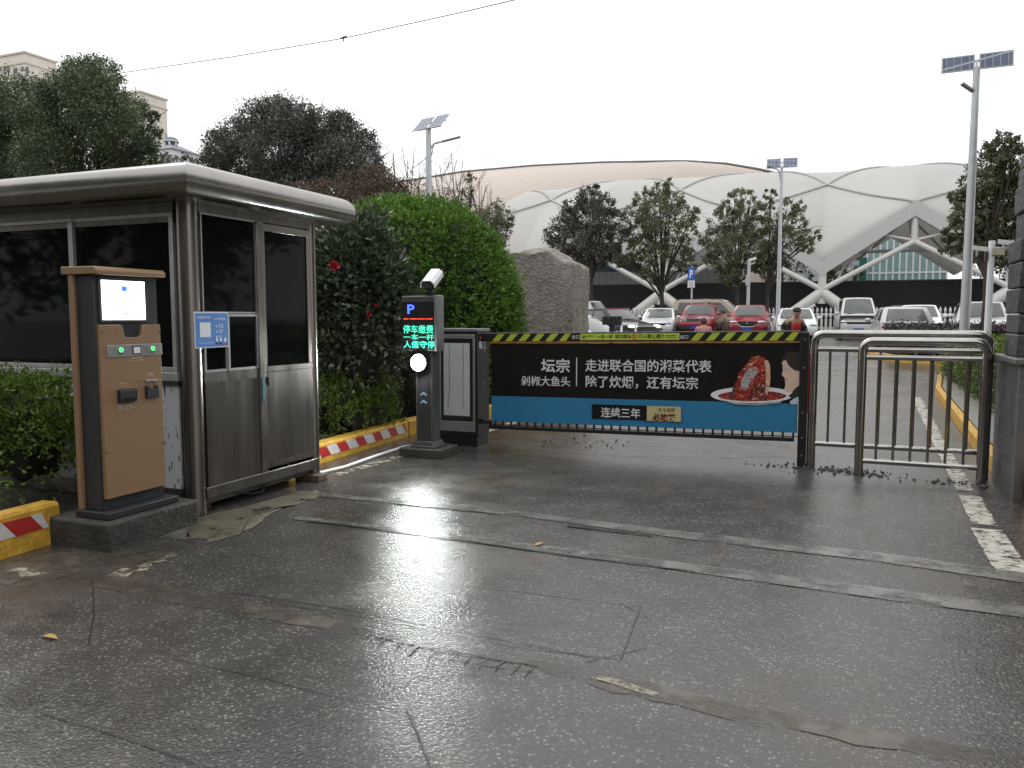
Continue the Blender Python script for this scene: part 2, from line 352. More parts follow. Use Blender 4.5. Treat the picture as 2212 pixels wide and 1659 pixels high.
# arrow far down the lane
worn_line((-.2, 19), (-.1, 22), .12, 4, PAINTY, 6)
def blob(name, pts, m, z, seed, n=4, amp=.03):
    r_ = random.Random(seed); V = [Vector((*gp(*p), 0)) for p in pts]; out = []
    for i in range(len(V)):
        a, b = V[i], V[(i+1) % len(V)]
        for k in range(n):
            q = a.lerp(b, k/n)+Vector((r_.uniform(-amp, amp), r_.uniform(-amp, amp), 0)); out.append(q)
    c = sum(out, Vector())/len(out); mb = MB(); k = len(out)
    mb.add([(q.x, q.y, .003) for q in out]+[((c+(q-c)*.93).x, (c+(q-c)*.93).y, z) for q in out]+[(c.x, c.y, z)],
           [(i, (i+1) % k, k+(i+1) % k, k+i) for i in range(k)]+[(k+i, k+(i+1) % k, 2*k) for i in range(k)])
    struct(name, mb, m)
blob('concrete_apron', [(395, 1135), (480, 1105), (600, 1075), (690, 1058), (680, 1078), (600, 1100), (560, 1128), (510, 1155), (450, 1172), (410, 1160)], APRON, .0065, 3)
blob('concrete_apron', [(345, 1165), (395, 1136), (450, 1122), (430, 1150), (400, 1165)], CONC, .005, 4)
blob('silt_patch', [(0, 1215), (140, 1185), (250, 1197), (330, 1190), (420, 1178), (330, 1215), (200, 1250), (60, 1265), (-80, 1260)], CONCB, .0038, 5)
blob('paint_patch', [(230, 1240), (300, 1225), (380, 1195), (370, 1205), (310, 1232), (255, 1250)], PAINTY, .006, 6, amp=.03)
blob('paint_patch', [(5, 1233), (60, 1228), (95, 1240), (50, 1246)], PAINTY, .009, 7, amp=.015)
# broken asphalt rubble round the two fence posts
RUB = mat('rubble', (.085, .08, .072), .7, var=.35, vscale=30)
rb = MB(); r_ = random.Random(8)
for i in range(420):
    if i < 280: x = r_.gauss(.02, .28); y = 8.33+r_.gauss(0, .09)-.08*x
    elif i < 350: x = r_.gauss(1.0, .15); y = 8.1+r_.gauss(0, .08)
    else: x = r_.uniform(-3.4, -2.2); y = r_.gauss(9.1, .25)
    s_ = abs(r_.gauss(.004, .007))+.002; a = [r_.uniform(.6, 1.3) for _ in range(3)]
    rb.ball((x, y, s_*.5), s_*a[0], s_*a[1], s_*a[2]*.8, 6, 4, lambda d: r_.uniform(.75, 1.2))
tag(rb.build('rubble', RUB, smooth=0), kind='stuff')
LEAFY = mat('yellow_leaf', (.32, .19, .05), .5)
for i, (u, v, l) in enumerate([(108, 1380, 'ochre fallen leaf on wet asphalt at lower left'), (1165, 1178, 'fallen leaf beside the cable covers in mid lane'), (247, 1180, 'yellow scrap leaf lying below the concrete plinth'), (1160, 1172, None)][:3]):
    p = gnd(u, v); mb = MB(); a = i*1.3
    pl = [(-.05, 0), (-.02, .018), (.02, .016), (.05, 0), (.02, -.018), (-.02, -.015)]
    mb.add([(p.x+x*math.cos(a)-y*math.sin(a), p.y+x*math.sin(a)+y*math.cos(a), .008+abs(y)*.5) for x, y in pl], [tuple(range(6))])
    one('fallen_leaf', l, 'leaf', mb, LEAFY)
# planted ground left of the lane, kerbs
SOIL = mat('soil', (.04, .032, .022), .9, var=.4, vscale=12, bump=.8, bscale=30)
struct('soil_bed', MB().add([(-60, -10, .06), (-4.95, -10, .06), (-4.98, 5, .06), (-5.1, 9.2, .06), (-4.7, 10.9, .06), (-4.6, 17, .2), (-60, 17, .2)], [tuple(range(7))]), SOIL, smooth=0)
YEL = mat('yellow_kerb_paint', (.52, .30, .035), .5, var=.28, vscale=9, bump=.4, bscale=40)
KG = mat('kerb_concrete', (.2, .19, .175), .6, var=.25, vscale=10, bump=.3)
RED = mat('reflective_red', (.38, .03, .028), .35, var=.15, vscale=20); WHT = mat('reflective_white', (.55, .55, .55), .35, var=.15, vscale=20)
def kerb(name, label, path, h, wd, m, stripes=None, side=1, gz=True):
    """path: the lane-side bottom edge; the kerb body lies to the left (side=1) of travel"""
    t = thing(name, label, 'kerb', (path[0][0], path[0][1], 0)); P = [Vector((*p, 0)) for p in path]; mb = MB(); vs = []; nrm = []
    for i, p in enumerate(P):
        d = (P[min(i+1, len(P)-1)]-P[max(i-1, 0)]).normalized(); n = Vector((-d.y, d.x, 0))*side; nrm.append(n); g = G(p.y)
        for o, z in ((0, -.05), (.004, h-.02), (.022, h), (wd-.02, h), (wd, h-.02), (wd, -.05)):
            q = p+n*o; vs.append((q.x, q.y, g+z))
    k = 6; fs = [(i*k+j, (i+1)*k+j, (i+1)*k+(j+1) % k, i*k+(j+1) % k) for i in range(len(P)-1) for j in range(k)]
    fs += [tuple(range(k)), tuple(reversed(range((len(P)-1)*k, len(P)*k)))]
    mb.add(vs, fs); mb.build('kerb_body', m, t)
    if stripes:
        s0, s1, per, z0, z1 = stripes; i = 0; s = s0
        while s < s1-1e-3:
            L_ = 0; q = []
            def at(dist):
                L_ = 0
                for a, b, na in zip(P, P[1:], nrm):
                    l = (b-a).length
                    if dist <= L_+l: return a.lerp(b, (dist-L_)/l)-na*.0045
                    L_ += l
                return P[-1]-nrm[-1]*.0045
            e = min(s1, s+per); sh = .09
            a0, a1, b0, b1 = at(s), at(e), at(min(s1+.05, s+sh)), at(min(s1+.05, e+sh))
            pts = [(b0.x, b0.y, z0), (b1.x, b1.y, z0), (a1.x, a1.y, z1), (a0.x, a0.y, z1)]
            th = [Vector(x)+nrm[0]*.006 for x in pts]
            m_ = MB().add(pts+th, [(0, 1, 2, 3), (7, 6, 5, 4), (0, 4, 5, 1), (1, 5, 6, 2), (2, 6, 7, 3), (3, 7, 4, 0)])
            m_.build('reflective_stripe', WHT if i % 2 else RED, t); s = e; i += 1
    return t
kerb('kerb', 'yellow kerb with red and white stripes left of the payment machine', [(-4.69, 1.6), (-4.77, 3.28), (-4.80, 3.72)], .27, .16, YEL, (.1, 1.98, .2, .12, .225))
kerb('kerb', 'yellow kerb with red and white stripes between booth and display post', [(-4.86, 6.2), (-4.91, 7.0), (-5.0, 8.75)], .2, .18, YEL, (.1, 2.45, .19, .06, .165))
kerb('kerb', 'plain yellow kerb bending round behind the grey barrier cabinet', [(-5.0, 8.78), (-4.98, 9.6), (-4.78, 10.4), (-4.5, 11), (-4.4, 12), (-4.36, 16)], .2, .18, YEL, (1.9, 2.3, .19, .06, .165))
kerb('kerb', 'low yellow faced kerb below the hedge behind the steel railing', [(1.39, 8.5), (1.46, 11), (1.62, 16.2), (2.0, 19.5)], .16, .1, YEL, side=-1)
struct('pavement', MB().add([(1.48, 8.5, .165), (2.3, 8.5, .165), (2.5, 16, G(16)+.165), (2.9, 19.4, G(19.4)+.165), (2.1, 19.4, G(19.4)+.165), (1.71, 16, G(16)+.165), (1.55, 11, G(11)+.165)], [tuple(range(7))]), KG, smooth=0)
kerb('kerb', 'curved yellow kerb of the planted island beyond the railing', [(6.5, 21.5), (4.0, 22.7), (2.6, 23.9), (1.4, 25.2), (.75, 26.4), (.5, 27.6), (.55, 28.6), (.9, 29.4)], .2, .2, YEL, side=-1)
one('yellow_block', 'chipped yellow concrete block at foot of dark granite wall', 'kerb block', MB().box((1.40, 6.75, 0), (2.6, 7.38, .33)), YEL, bevel=.015)
# ------------------------------------------------------------------ guard booth
STEEL = mat('booth_steel', (.205, .188, .172), .30, .92, var=.13, vscale=1.6, bump=.02, bscale=200, rvar=.06, vmap=(5, 5, .7))
STEELD = mat('booth_steel_dull', (.17, .157, .145), .38, .88, var=.30, vscale=2.5, bump=.04, bscale=120, rvar=.08, vmap=(4, 4, 1.2))
ALU = mat('window_aluminium', (.42, .42, .42), .4, .8, var=.12)
scr_m = None
GLASS = mat('dark_tinted_glass', (.006, .007, .007), .04, 0, var=.3, vscale=2, spec=.06)
PEEL = mat('peeling_white_paint', (.62, .64, .66), .6, var=.1, vscale=3)
def peel():
    m = PEEL; b = m.node_tree.nodes['Principled BSDF']; lk = m.node_tree.links.new
    t = nn(m, 'ShaderNodeTexCoord'); mp = nn(m, 'ShaderNodeMapping'); mp.inputs['Scale'].default_value = (26, 26, 8); mp.inputs['Rotation'].default_value = (0, .3, 0)
    n = nn(m, 'ShaderNodeTexNoise'); n.inputs['Scale'].default_value = 1.6; n.inputs['Detail'].default_value = 5; lk(t.outputs['Object'], mp.inputs[0]); lk(mp.outputs[0], n.inputs['Vector'])
    r = nn(m, 'ShaderNodeValToRGB'); r.color_ramp.elements[0].position = .60; r.color_ramp.elements[1].position = .625
    r.color_ramp.elements[0].color = (.50, .52, .55, 1); r.color_ramp.elements[1].color = (.05, .055, .07, 1); lk(n.outputs['Fac'], r.inputs[0]); lk(r.outputs[0], b.inputs['Base Color'])
peel()
BX, BX0, BY0, BY1, BZ0, BZ1 = -4.43, -7.4, 4.56, 6.14, .12, 2.34
booth = thing('guard_booth', 'stainless steel guard booth with dark windows and rounded roof fascia', 'guard booth', (-5.9, 5.35, 0))
# roof: half-round fascia swept round a rectangle
def fascia_pts(k):
    a = math.pi/2-math.pi*k/10; return .10*math.cos(a), .11*math.sin(a)
rf = MB(); ring = []
X0, X1, Y0_, Y1_ = BX0-.12, BX+.13, BY0-.13, BY1+.13
zc = 2.463; prof = [(-.16, .125)]+[(.118*math.cos(math.pi/2-math.pi*k/12), .122*math.sin(math.pi/2-math.pi*k/12)) for k in range(13)]+[(-.14, -.124)]
cor = [(X0, Y0_, -1, -1), (X1, Y0_, 1, -1), (X1, Y1_, 1, 1), (X0, Y1_, -1, 1)]; vs = []
for cx, cy, sx_, sy_ in cor:
    for o, z in prof: vs.append((cx+sx_*o, cy+sy_*o, zc+z))
k = len(prof); fs = [(i*k+j, ((i+1) % 4)*k+j, ((i+1) % 4)*k+j+1, i*k+j+1) for i in range(4) for j in range(k-1)]
fs += [tuple(i*k for i in (3, 2, 1, 0)), tuple(i*k+k-1 for i in (0, 1, 2, 3))]
rf.add(vs, fs); FASC = mat('roof_fascia_steel', (.30, .287, .275), .24, .93, var=.12, vscale=2.2, bump=.03, bscale=90, rvar=.06)
rf.build('roof', FASC, booth, smooth=50)
def rpost(x, y, r, z0, z1, name='corner_post', m=STEEL):
    MB().tube([(x, y, z0), (x, y, z1)], r, 20).build(name, m, booth)
rpost(BX-.075, BY0+.075, .075, .005, 2.345); rpost(BX-.055, BY1-.055, .055, .05, 2.345); rpost(BX0+.06, BY0+.06, .06, .05, 2.345)
x = BX-.012
# lane side: lower panel, door leaf, windows
lp = MB().box((x-.03, BY0+.145, .2), (x, 5.31, 1.0)); lp.build('lower_panel', STEEL, booth)
MB().box((x-.03, BY0+.13, 1.0), (x+.006, 5.31, 1.075)).build('sill', STEELD, booth)
MB().box((x-.05, BY0+.12, .11), (x+.012, BY1-.04, .2)).build('bottom_rail', STEELD, booth, bevel=.006)
MB().box((x-.05, BY0+.12, 2.28), (x+.002, BY1-.1, 2.345)).build('top_rail', STEELD, booth)
MB().box((x-.04, 5.31, .2), (x+.012, 5.385, 2.28)).build('mullion', STEELD, booth, bevel=.006)
def pane(name, y0, y1, z0, z1, fw=.022, xx=None, dpt=.0):
    xx = x if xx is None else xx
    f = MB()
    f.box((xx-.03, y0, z0), (xx-dpt, y1, z0+fw)).box((xx-.03, y0, z1-fw), (xx-dpt, y1, z1)).box((xx-.03, y0, z0+fw), (xx-dpt, y0+fw, z1-fw)).box((xx-.03, y1-fw, z0+fw), (xx-dpt, y1, z1-fw))
    o = f.build(name, ALU, booth); MB().box((xx-.022, y0+fw, z0+fw), (xx-.014-dpt, y1-fw, z1-fw)).build('glass', GLASS, o); return o
pane('window', BY0+.145, 5.31, 1.53, 2.28, .012); pane('window', BY0+.145, 4.955, 1.078, 1.525, .02); pane('window', 4.958, 5.31, 1.078, 1.525, .02, dpt=-.004)
dr = MB(); y0, y1 = 5.388, 6.03
dr.box((x-.035, y0, .225), (x+.004, y1, 1.04)).box((x-.035, y0, 1.04), (x+.008, y1, 1.088)).box((x-.035, y0, 2.21), (x+.006, y1, 2.272)).box((x-.035, y0, 1.088), (x+.004, y0+.03, 2.21)).box((x-.035, y1-.05, 1.088), (x+.004, y1, 2.21))
door = dr.build('door', STEEL, booth, bevel=.004)
MB().box((x-.02, y0+.03, 1.09), (x-.008, y1-.05, 2.21)).build('door_glass', GLASS, door)
MB().box((x-.005, y0+.05, .235), (x+.009, y1-.04, .275)).build('kick_plate', STEELD, door)
BLUE = mat('blue_film', (.05, .16, .24), .4)
one_ = MB().box((x+.012, 5.335, .80), (x+.0145, 5.372, 1.0)).build('blue_tape', BLUE, booth)
MB().box((x+.004, 5.41, .93), (x+.02, 5.425, 1.0)).build('handle', STEELD, door)
# front (towards the camera)
y = BY0+.012
FR = mat('front_frame', (.45, .45, .45), .45, .6, var=.12)
MB().box((BX0+.1, y, 2.20), (BX-.145, y+.04, 2.345)).build('top_rail', STEELD, booth)
def fpane(x0, x1, z0, z1, fw=.04, fd=.0):
    f = MB(); yy = y-fd
    f.box((x0, yy, z0), (x1, y+.04, z0+fw)).box((x0, yy, z1-fw*.8), (x1, y+.04, z1)).box((x0, yy, z0+fw), (x0+fw, y+.04, z1-fw*.8)).box((x1-fw, yy, z0+fw), (x1, y+.04, z1-fw*.8))
    o = f.build('window', FR, booth, bevel=.003); MB().box((x0+fw, y+.018, z0+fw), (x1-fw, y+.026, z1-fw*.8)).build('glass', GLASS, o)
fpane(-5.66, BX-.155, 1.09, 2.27, .035, .004); fpane(-7.25, -5.60, 1.09, 2.27, .035, .016)
MB().box((BX0+.1, y-.028, 1.02), (BX-.14, y+.04, 1.088)).build('sill', FR, booth, bevel=.006)
MB().box((BX0+.1, y-.006, .985), (BX-.145, y+.04, 1.02)).build('mid_rail', STEELD, booth)
MB().box((BX0+.1, y+.006, .2), (BX-.16, y+.03, .985)).build('lower_panel', PEEL, booth)
MB().box((BX0+.1, y-.004, .12), (BX-.145, y+.04, .2)).build('bottom_rail', STEELD, booth)
MB().box((BX0, BY1-.04, .12), (BX-.1, BY1, 2.345)).box((BX0, BY0+.1, .12), (BX0+.04, BY1-.04, 2.345)).build('rear_wall', STEELD, booth)
MB().box((BX0+.05, BY0+.06, .06), (BX-.06, BY1-.05, .118)).build('floor_frame', STEELD, booth)
WOODB = mat('weathered_brick', (.11, .07, .055), .8, var=.3, vscale=20, bump=.4)
one('brick', 'worn brick wedged under the far corner of the booth', 'brick', MB().box((-4.62, 5.98, 0), (-4.36, 6.12, .058)), WOODB, bevel=.006)
one('brick', 'brick block under the near corner of booth beside plinth', 'brick', MB().box((-4.8, 4.7, 0), (-4.55, 4.84, .058)), WOODB, bevel=.006)
# payment notice on the booth window (its code square is left blank)
NB = mat('notice_blue', (.09, .24, .60), .35, var=.04); NW = mat('notice_white', (.72, .74, .78), .4, var=.03)
px = BX+.006; nt_ = thing('notice_board', 'blue payment notice with white text stuck on booth window', 'notice', (px, 4.6, 1.28))
MB().box((px-.012, 4.605, 1.275), (px, 4.945, 1.53)).build('board', NB, nt_)
MB().box((px, 4.645, 1.35), (px+.002, 4.755, 1.46)).build('white_square', NW, nt_)
tx = MB()
MB().box((px-.013, 4.598, 1.268), (px-.002, 4.952, 1.54)).build('white_edge', NW, nt_)
for s_, a, b, z, h in (('扫码缴费,不用排队', 4.617, 4.76, 1.487, .02), ('停车场缴费流程', 4.80, 4.915, 1.477, .02), ('微信扫描', 4.835, 4.89, 1.435, .014), ('左侧二维码', 4.835, 4.89, 1.418, .013),
                       ('输入车牌号码', 4.835, 4.89, 1.392, .014), ('点击查询', 4.835, 4.88, 1.376, .012), ('完成支付', 4.835, 4.875, 1.347, .013), ('请在规定时间内离场', 4.63, 4.78, 1.302, .008)):
    MB().text(s_, (px+.0025, a, z), (0, b-a, 0), (0, 0, h)).build('lettering', NW, nt_, smooth=0)
for z in (1.43, 1.388, 1.352): MB().tube([(px, 4.815, z), (px+.003, 4.815, z)], .008, 10).build('bullet_mark', NW, nt_)
for yy in (4.81, 4.85):
    fig = MB().prism([(0, 0), (.02, 0), (.022, .018), (.016, .032), (.006, .032), (-.002, .018)], (px, yy, 1.312), (0, 1, 0), (0, 0, 1), (.002, 0, 0)).build('small_figure', NW, nt_, smooth=0); MB().box((px, yy+.003, 1.292), (px+.0022, yy+.017, 1.3115)).build('figure_legs', TAR, fig, smooth=0)
MB().box((px, 4.895, 1.31), (px+.002, 4.92, 1.34)).build('machine_picture', NW, nt_, smooth=0)
MB().box((px, 4.875, 1.287), (px+.002, 4.93, 1.297)).build('red_mark', RED, nt_, smooth=0)

# ------------------------------------------------------------------ payment machine
KB = mat('kiosk_brown', (.24, .146, .080), .45, var=.05, vscale=30, bump=.06, bscale=400); KD = mat('kiosk_charcoal', (.022, .024, .027), .5, var=.12, bump=.06, bscale=300)
KP = mat('plinth_concrete', (.04, .038, .033), .75, var=.4, vscale=7, bump=.7, bscale=28)
one('concrete_plinth', 'dark mossy concrete plinth carrying the brown payment machine', 'plinth', MB().box((-4.82, 3.64, -.02), (-4.27, 4.42, .185)), KP, bevel=.02)
kx = -4.40
kiosk = thing('payment_machine', 'brown and charcoal parking payment machine with glowing white screen', 'payment machine', (-4.5, 3.98, .185))
MB().box((-4.63, 3.70, .187), (-4.33, 4.295, .235)).build('base_plate', KD, kiosk, bevel=.006)
MB().box((-4.575, 3.735, .235), (kx-.02, 4.245, 1.77)).build('cabinet_body', KD, kiosk, bevel=.006)
MB().box((-4.62, 3.715, .235), (-4.578, 4.265, 1.80)).build('back_panel', KB, kiosk, bevel=.004)
# roof cap with sloped front edge
MB().prism([(-.26, 0), (.055, 0), (.055, .028), (.035, .05), (-.26, .052)], (kx-.01, 3.705, 1.772), (1, 0, 0), (0, 0, 1), (0, .565, 0)).build('top_cap', KB, kiosk, bevel=.006)
# front panel with the notch under the screen
y0, y1, z0, z1 = 3.745, 4.24, .312, 1.45; a, b = 3.925, 4.09
pl = [(y0, z0), (y1, z0), (y1, z1), (b+.015, z1), (b, z1-.012), (b-.012, z1-.07), (b-.028, z1-.085), (a+.028, z1-.085), (a+.012, z1-.07), (a, z1-.012), (a-.015, z1), (y0, z1)]
MB().prism(pl, (kx-.022, 0, 0), (0, 1, 0), (0, 0, 1), (.03, 0, 0)).build('front_panel', KB, kiosk, bevel=.004)
SCR = mat('lit_screen', (.9, .9, .9), .3, var=.0, emit=(.96, .98, 1.0), es=2.6)
MB().box((kx-.022, 3.765, 1.462), (kx-.012, 4.15, 1.765)).build('screen_bezel', KD, kiosk, bevel=.003)
scr = MB().box((kx-.014, 3.787, 1.482), (kx-.006, 4.129, 1.739)).build('screen', SCR, kiosk)
SB = mat('screen_blue', (.05, .16, .5), .4, emit=(.06, .22, .75), es=.8); SG = mat('screen_grey', (.2, .22, .25), .4, emit=(.3, .33, .36), es=.8)
MB().box((kx-.006, 3.938, 1.672), (kx-.004, 3.982, 1.705)).build('screen_icon', SB, scr, smooth=0)
MB().box((kx-.006, 3.954, 1.663), (kx-.0045, 3.968, 1.671)).build('icon_foot', SG, scr, smooth=0)
MB().text('欢迎', (kx-.0045, 3.94, 1.643), (0, .042, 0), (0, 0, .013)).build('screen_text', SG, scr, smooth=0); MB().text('停车', (kx-.0045, 3.94, 1.605), (0, .042, 0), (0, 0, .015)).build('screen_text', SG, scr, smooth=0); MB().box((kx-.006, 3.935, 1.52), (kx-.0045, 3.995, 1.529)).build('screen_bar', SG, scr, smooth=0)
SIL = mat('silver_strip', (.42, .42, .42), .35, .7)
fx = kx+.008
MB().box((fx, 3.79, 1.238), (fx+.006, 4.245, 1.318)).build('button_strip', SIL, kiosk, bevel=.002)
GRN = mat('button_green', (.05, .6, .1), .4, emit=(.05, 1, .15), es=3)
for yy, tt in ((3.892, '帮助'), (4.155, '取票')):
    bt = MB().tube([(fx+.006, yy, 1.285), (fx+.014, yy, 1.285)], .016, 20).build('push_button', SIL, kiosk)
    rg = MB(); rg.tube([(fx+.0145, yy+.0125*math.cos(t_*math.pi/10), 1.285+.0125*math.sin(t_*math.pi/10)) for t_ in range(21)], .0028, 6); rg.build('glow_ring', GRN, bt)
    MB().text(tt, (fx+.007, yy-.02, 1.252), (0, .04, 0), (0, 0, .013)).build('lettering', KD, kiosk, smooth=0)
sd_ = MB().box((fx+.006, 3.99, 1.25), (fx+.009, 4.06, 1.308)).build('small_display', KD, kiosk)
MB().box((fx+.009, 3.998, 1.258), (fx+.0105, 4.052, 1.30)).build('display_face', mat('small_screen', (.3, .32, .35), .2, emit=(.5, .52, .55), es=.35), sd_)
INK = mat('pale_ink', (.6, .55, .48), .5, var=.02)
for s_, a_, b_, w_, h_, bo_ in (('请在此处扫码缴费', 3.985, 1.222, .085, .011, .012), ('Please scan the code here', 3.965, 1.207, .125, .008, 0), ('插卡入口', 3.885, 1.058, .055, .012, .012), ('Insert card here', 3.88, 1.045, .065, .007, 0), ('小票出口', 4.11, 1.108, .055, .012, .012), ('Receipt', 4.115, 1.094, .045, .008, 0), ('插卡收费处', 3.87, .90, .12, .016, 0)):
    MB().text(s_, (fx+.001, a_, b_), (0, w_, 0), (0, 0, h_), bo_).build('lettering', INK, kiosk, smooth=0)
t2 = MB()
fr_ = [(3.862, .888), (3.862, .92), (3.92, .938), (4.0, .924), (4.0, .894), (3.862, .888)]
t2.tube([(fx+.001, a_, b_) for a_, b_ in fr_], .0015, 4); t2.build('house_outline', INK, kiosk, smooth=0)
sl_ = MB().prism([(0, 0), (.03, .012), (.034, .085), (0, .095)], (fx, 3.858, .93), (1, 0, 0), (0, 0, 1), (0, .14, 0)).build('card_slot', KD, kiosk, bevel=.004)
MB().box((fx+.030, 3.89, .95), (fx+.036, 3.985, .965)).build('slot_mouth', TAR, sl_)
MB().box((fx, 4.085, 1.058), (fx+.02, 4.19, 1.072)).build('receipt_lip', SIL, kiosk, bevel=.003)
MB().prism([(0, 0), (.105, 0), (.105, .085), (.085, .085), (.068, .06), (.04, .06), (.022, .085), (0, .085)], (fx, 4.085, .945), (0, 1, 0), (0, 0, 1), (.025, 0, 0)).build('receipt_tray', KD, kiosk, bevel=.003)

sm = MB()
for z in (.30, .62, 1.40):
    for yy in (3.757, 4.228): sm.tube([(fx, yy, z), (fx+.003, yy, z)], .006, 8)
sm.build('panel_screws', KD, kiosk)
GRIME = mat('grime_film', (.05, .042, .034), .7, var=.4, vscale=9, patchy=(.48, .72, 9))
MB().tube([(BX-.04, 4.9, .118), (BX-.02, 5.0, .10), (BX+.02, 5.15, .06), (BX+.01, 5.3, .05), (BX-.06, 5.4, .08)], .006, 6).build('loose_wire', TAR, booth)
# ------------------------------------------------------------------ display post with lamp and camera
PG = mat('post_grey', (.085, .088, .092), .42, .3, var=.12, vscale=6); PB = mat('post_black', (.012, .012, .013), .4, var=.2)
WM = mat('white_metal', (.72, .73, .75), .4, var=.06)
post = thing('display_post', 'grey entry post with green lettered screen, bright lamp and white camera', 'display post', (-4.12, 7.6, 0))
MB().box((-4.36, 7.42, -.01), (-3.86, 7.86, .10)).build('plinth', KP, post, bevel=.015)
MB().box((-4.25, 7.47, .10), (-3.95, 7.75, .125)).prism([(-.13, 0), (.13, 0), (.105, .045), (-.105, .045)], (-4.10, 7.49, .125), (1, 0, 0), (0, 0, 1), (0, .24, 0)).build('base_plate', PG, post, bevel=.004)
MB().box((-4.205, 7.52, .165), (-4.00, 7.70, 1.16)).build('column', PG, post, bevel=.012)
MB().box((-4.175, 7.512, .2), (-4.03, 7.5205, 1.15)).build('column_inset', mat('inset_grey', (.05, .052, .056), .35, .4), post)
CHB = mat('chevron_blue', (.25, .42, .55), .5)
for z in (.66, .575):
    c_ = MB(); xm = -4.103
    c_.prism([(-.035, 0), (0, .022), (.035, 0), (.035, .02), (0, .042), (-.035, .02)], (xm, 7.509, z), (1, 0, 0), (0, 0, 1), (0, .003, 0)); c_.build('chevron', CHB, post)
hd = MB().box((-4.355, 7.50, 1.14), (-3.93, 7.64, 1.725)).build('head_housing', PG, post, bevel=.012)
MB().box((-3.962, 7.488, 1.14), (-3.918, 7.645, 1.73)).build('side_frame', mat('frame_grey', (.2, .205, .21), .4, .4), post, bevel=.01)
fc = MB().box((-4.35, 7.487, 1.15), (-3.965, 7.502, 1.66)).build('led_screen', PB, post)
LG = mat('led_green', (0, .5, .25), .4, emit=(.10, .95, .58), es=1.25); LB = mat('led_blue', (.05, .05, .6), .4, emit=(.05, .12, 1), es=2.2); LR = mat('led_red', (.6, .02, .02), .4, emit=(1, .06, .03), es=2)
def LP(u, v): return onq(u, v, 7.484)
def ledtext(s, u0, v0, u1, v1, bold=.005):
    a = LP(u0, v1); b = LP(u1, v1); c = LP(u0, v0); return (s, (a.x, 7.485, a.z), (b.x-a.x, 0, 0), (0, 0, c.z-a.z), bold)
for r_ in (('停车缴费', 871, 702, 936, 720), ('一车一杆', 872, 722, 937, 734), ('人值守停', 872, 736, 939, 751)): MB().text(*ledtext(*r_)).build('lettering', LG, fc, smooth=0)
MB().text(*ledtext('P', 880, 658, 895, 678, .02)).build('parking_mark', LB, fc, smooth=0)
rd = MB(); r_ = random.Random(2)
for i in range(16):
    u = 872+i*3.9; a = LP(u, 689); wd = r_.uniform(.006, .018); rd.box((a.x, 7.484, a.z-.004), (a.x+wd, 7.486, a.z+.006))
rd.build('red_ticker', LR, fc, smooth=0)
LAMP = mat('lamp_white', (1, 1, 1), .3, emit=(.94, 1.0, .97), es=430)
lm_ = MB().tube([(-4.125, 7.44, 1.02), (-4.125, 7.512, 1.02)], .098, 24).build('lamp_housing', PB, post, bevel=.008)
MB().tube([(-4.125, 7.430, 1.02), (-4.125, 7.4395, 1.02)], .086, 24).build('lamp_face', LAMP, lm_)
MB().tube([(-4.04, 7.58, 1.72), (-4.04, 7.58, 1.80)], .022, 12).box((-4.08, 7.54, 1.725), (-4.0, 7.62, 1.74)).build('camera_bracket', PB, post)
cdir = Vector((.10, -.80, -.42)).normalized(); ct = Vector((-4.04, 7.60, 1.90)); cr = cdir.cross(Vector((0, 0, 1))).normalized(); cu_ = cr.cross(cdir)
if cu_.z < 0: cu_ = -cu_
hx = [(-.045, .055), (.045, .055), (.08, .02), (.08, -.03), (.072, -.03), (.072, .014), (.04, .047), (-.04, .047), (-.072, .014), (-.072, -.03), (-.08, -.03), (-.08, .02)]
cb_ = MB().prism([(-.06, -.05), (.06, -.05), (.065, .01), (.035, .042), (-.035, .042), (-.065, .01)], ct-cdir*.12, cr, cu_, cdir*.25).build('camera_body', PB, post, bevel=.003)
MB().prism(hx, ct-cdir*.15, cr, cu_, cdir*.30).build('camera_hood', WM, cb_)
ln = MB()
for i_, j_ in ((-.025, -.025), (.025, -.025), (0, .01)): ln.tube([ct+cdir*.13+cr*i_+cu_*j_, ct+cdir*.134+cr*i_+cu_*j_], .014, 12)
ln.build('camera_lens', mat('lens_glass', (.06, .065, .08), .08), cb_)

# ------------------------------------------------------------------ barrier cabinet
CBK = mat('cabinet_black', (.02, .021, .023), .36, .2, var=.2, vscale=5)
CSL = mat('cabinet_silver', (.26, .27, .28), .4, .5, var=.1)
cab = thing('barrier_cabinet', 'black roadside cabinet with pale blank poster window, beside the barrier', 'cabinet', (-4.1, 8.5, 0))
cx0, cx1, cy0, cy1 = -4.36, -3.845, 8.335, 8.66
MB().box((cx0, cy0, .12), (cx1, cy1, 1.335)).build('cabinet_body', CBK, cab, bevel=.006)
MB().box((cx0-.008, cy0-.008, 1.335), (cx1+.008, cy1+.008, 1.368)).build('lid', CSL, cab, bevel=.004)
MB().box((cx0+.01, cy0+.01, -.01), (cx1-.012, cy1-.01, .12)).build('base', PB, cab)
d0, d1, e0, e1 = cx0+.03, cx1-.03, .17, 1.30
dm = MB(); yy = cy0-.022
dm.box((d0, yy, e0), (d1, cy0, e0+.12)).box((d0, yy, e1-.05), (d1, cy0, e1)).box((d0, yy, e0+.12), (d0+.02, cy0, e1-.05)).box((d1-.025, yy, e0+.12), (d1, cy0, e1-.05))
dd = dm.build('door_frame', CSL, cab, bevel=.004)
MB().box((d0+.021, yy+.008, e0+.121), (d1-.026, cy0-.002, e1-.051)).build('window_border', PB, dd)
PAN = mat('poster_panel', (.50, .53, .53), .35, var=.1, vscale=4)
MB().box((d0+.055, yy+.005, e0+.185), (d1-.065, yy+.0085, e1-.10)).build('blank_panel', PAN, dd)
scr_ = MB()
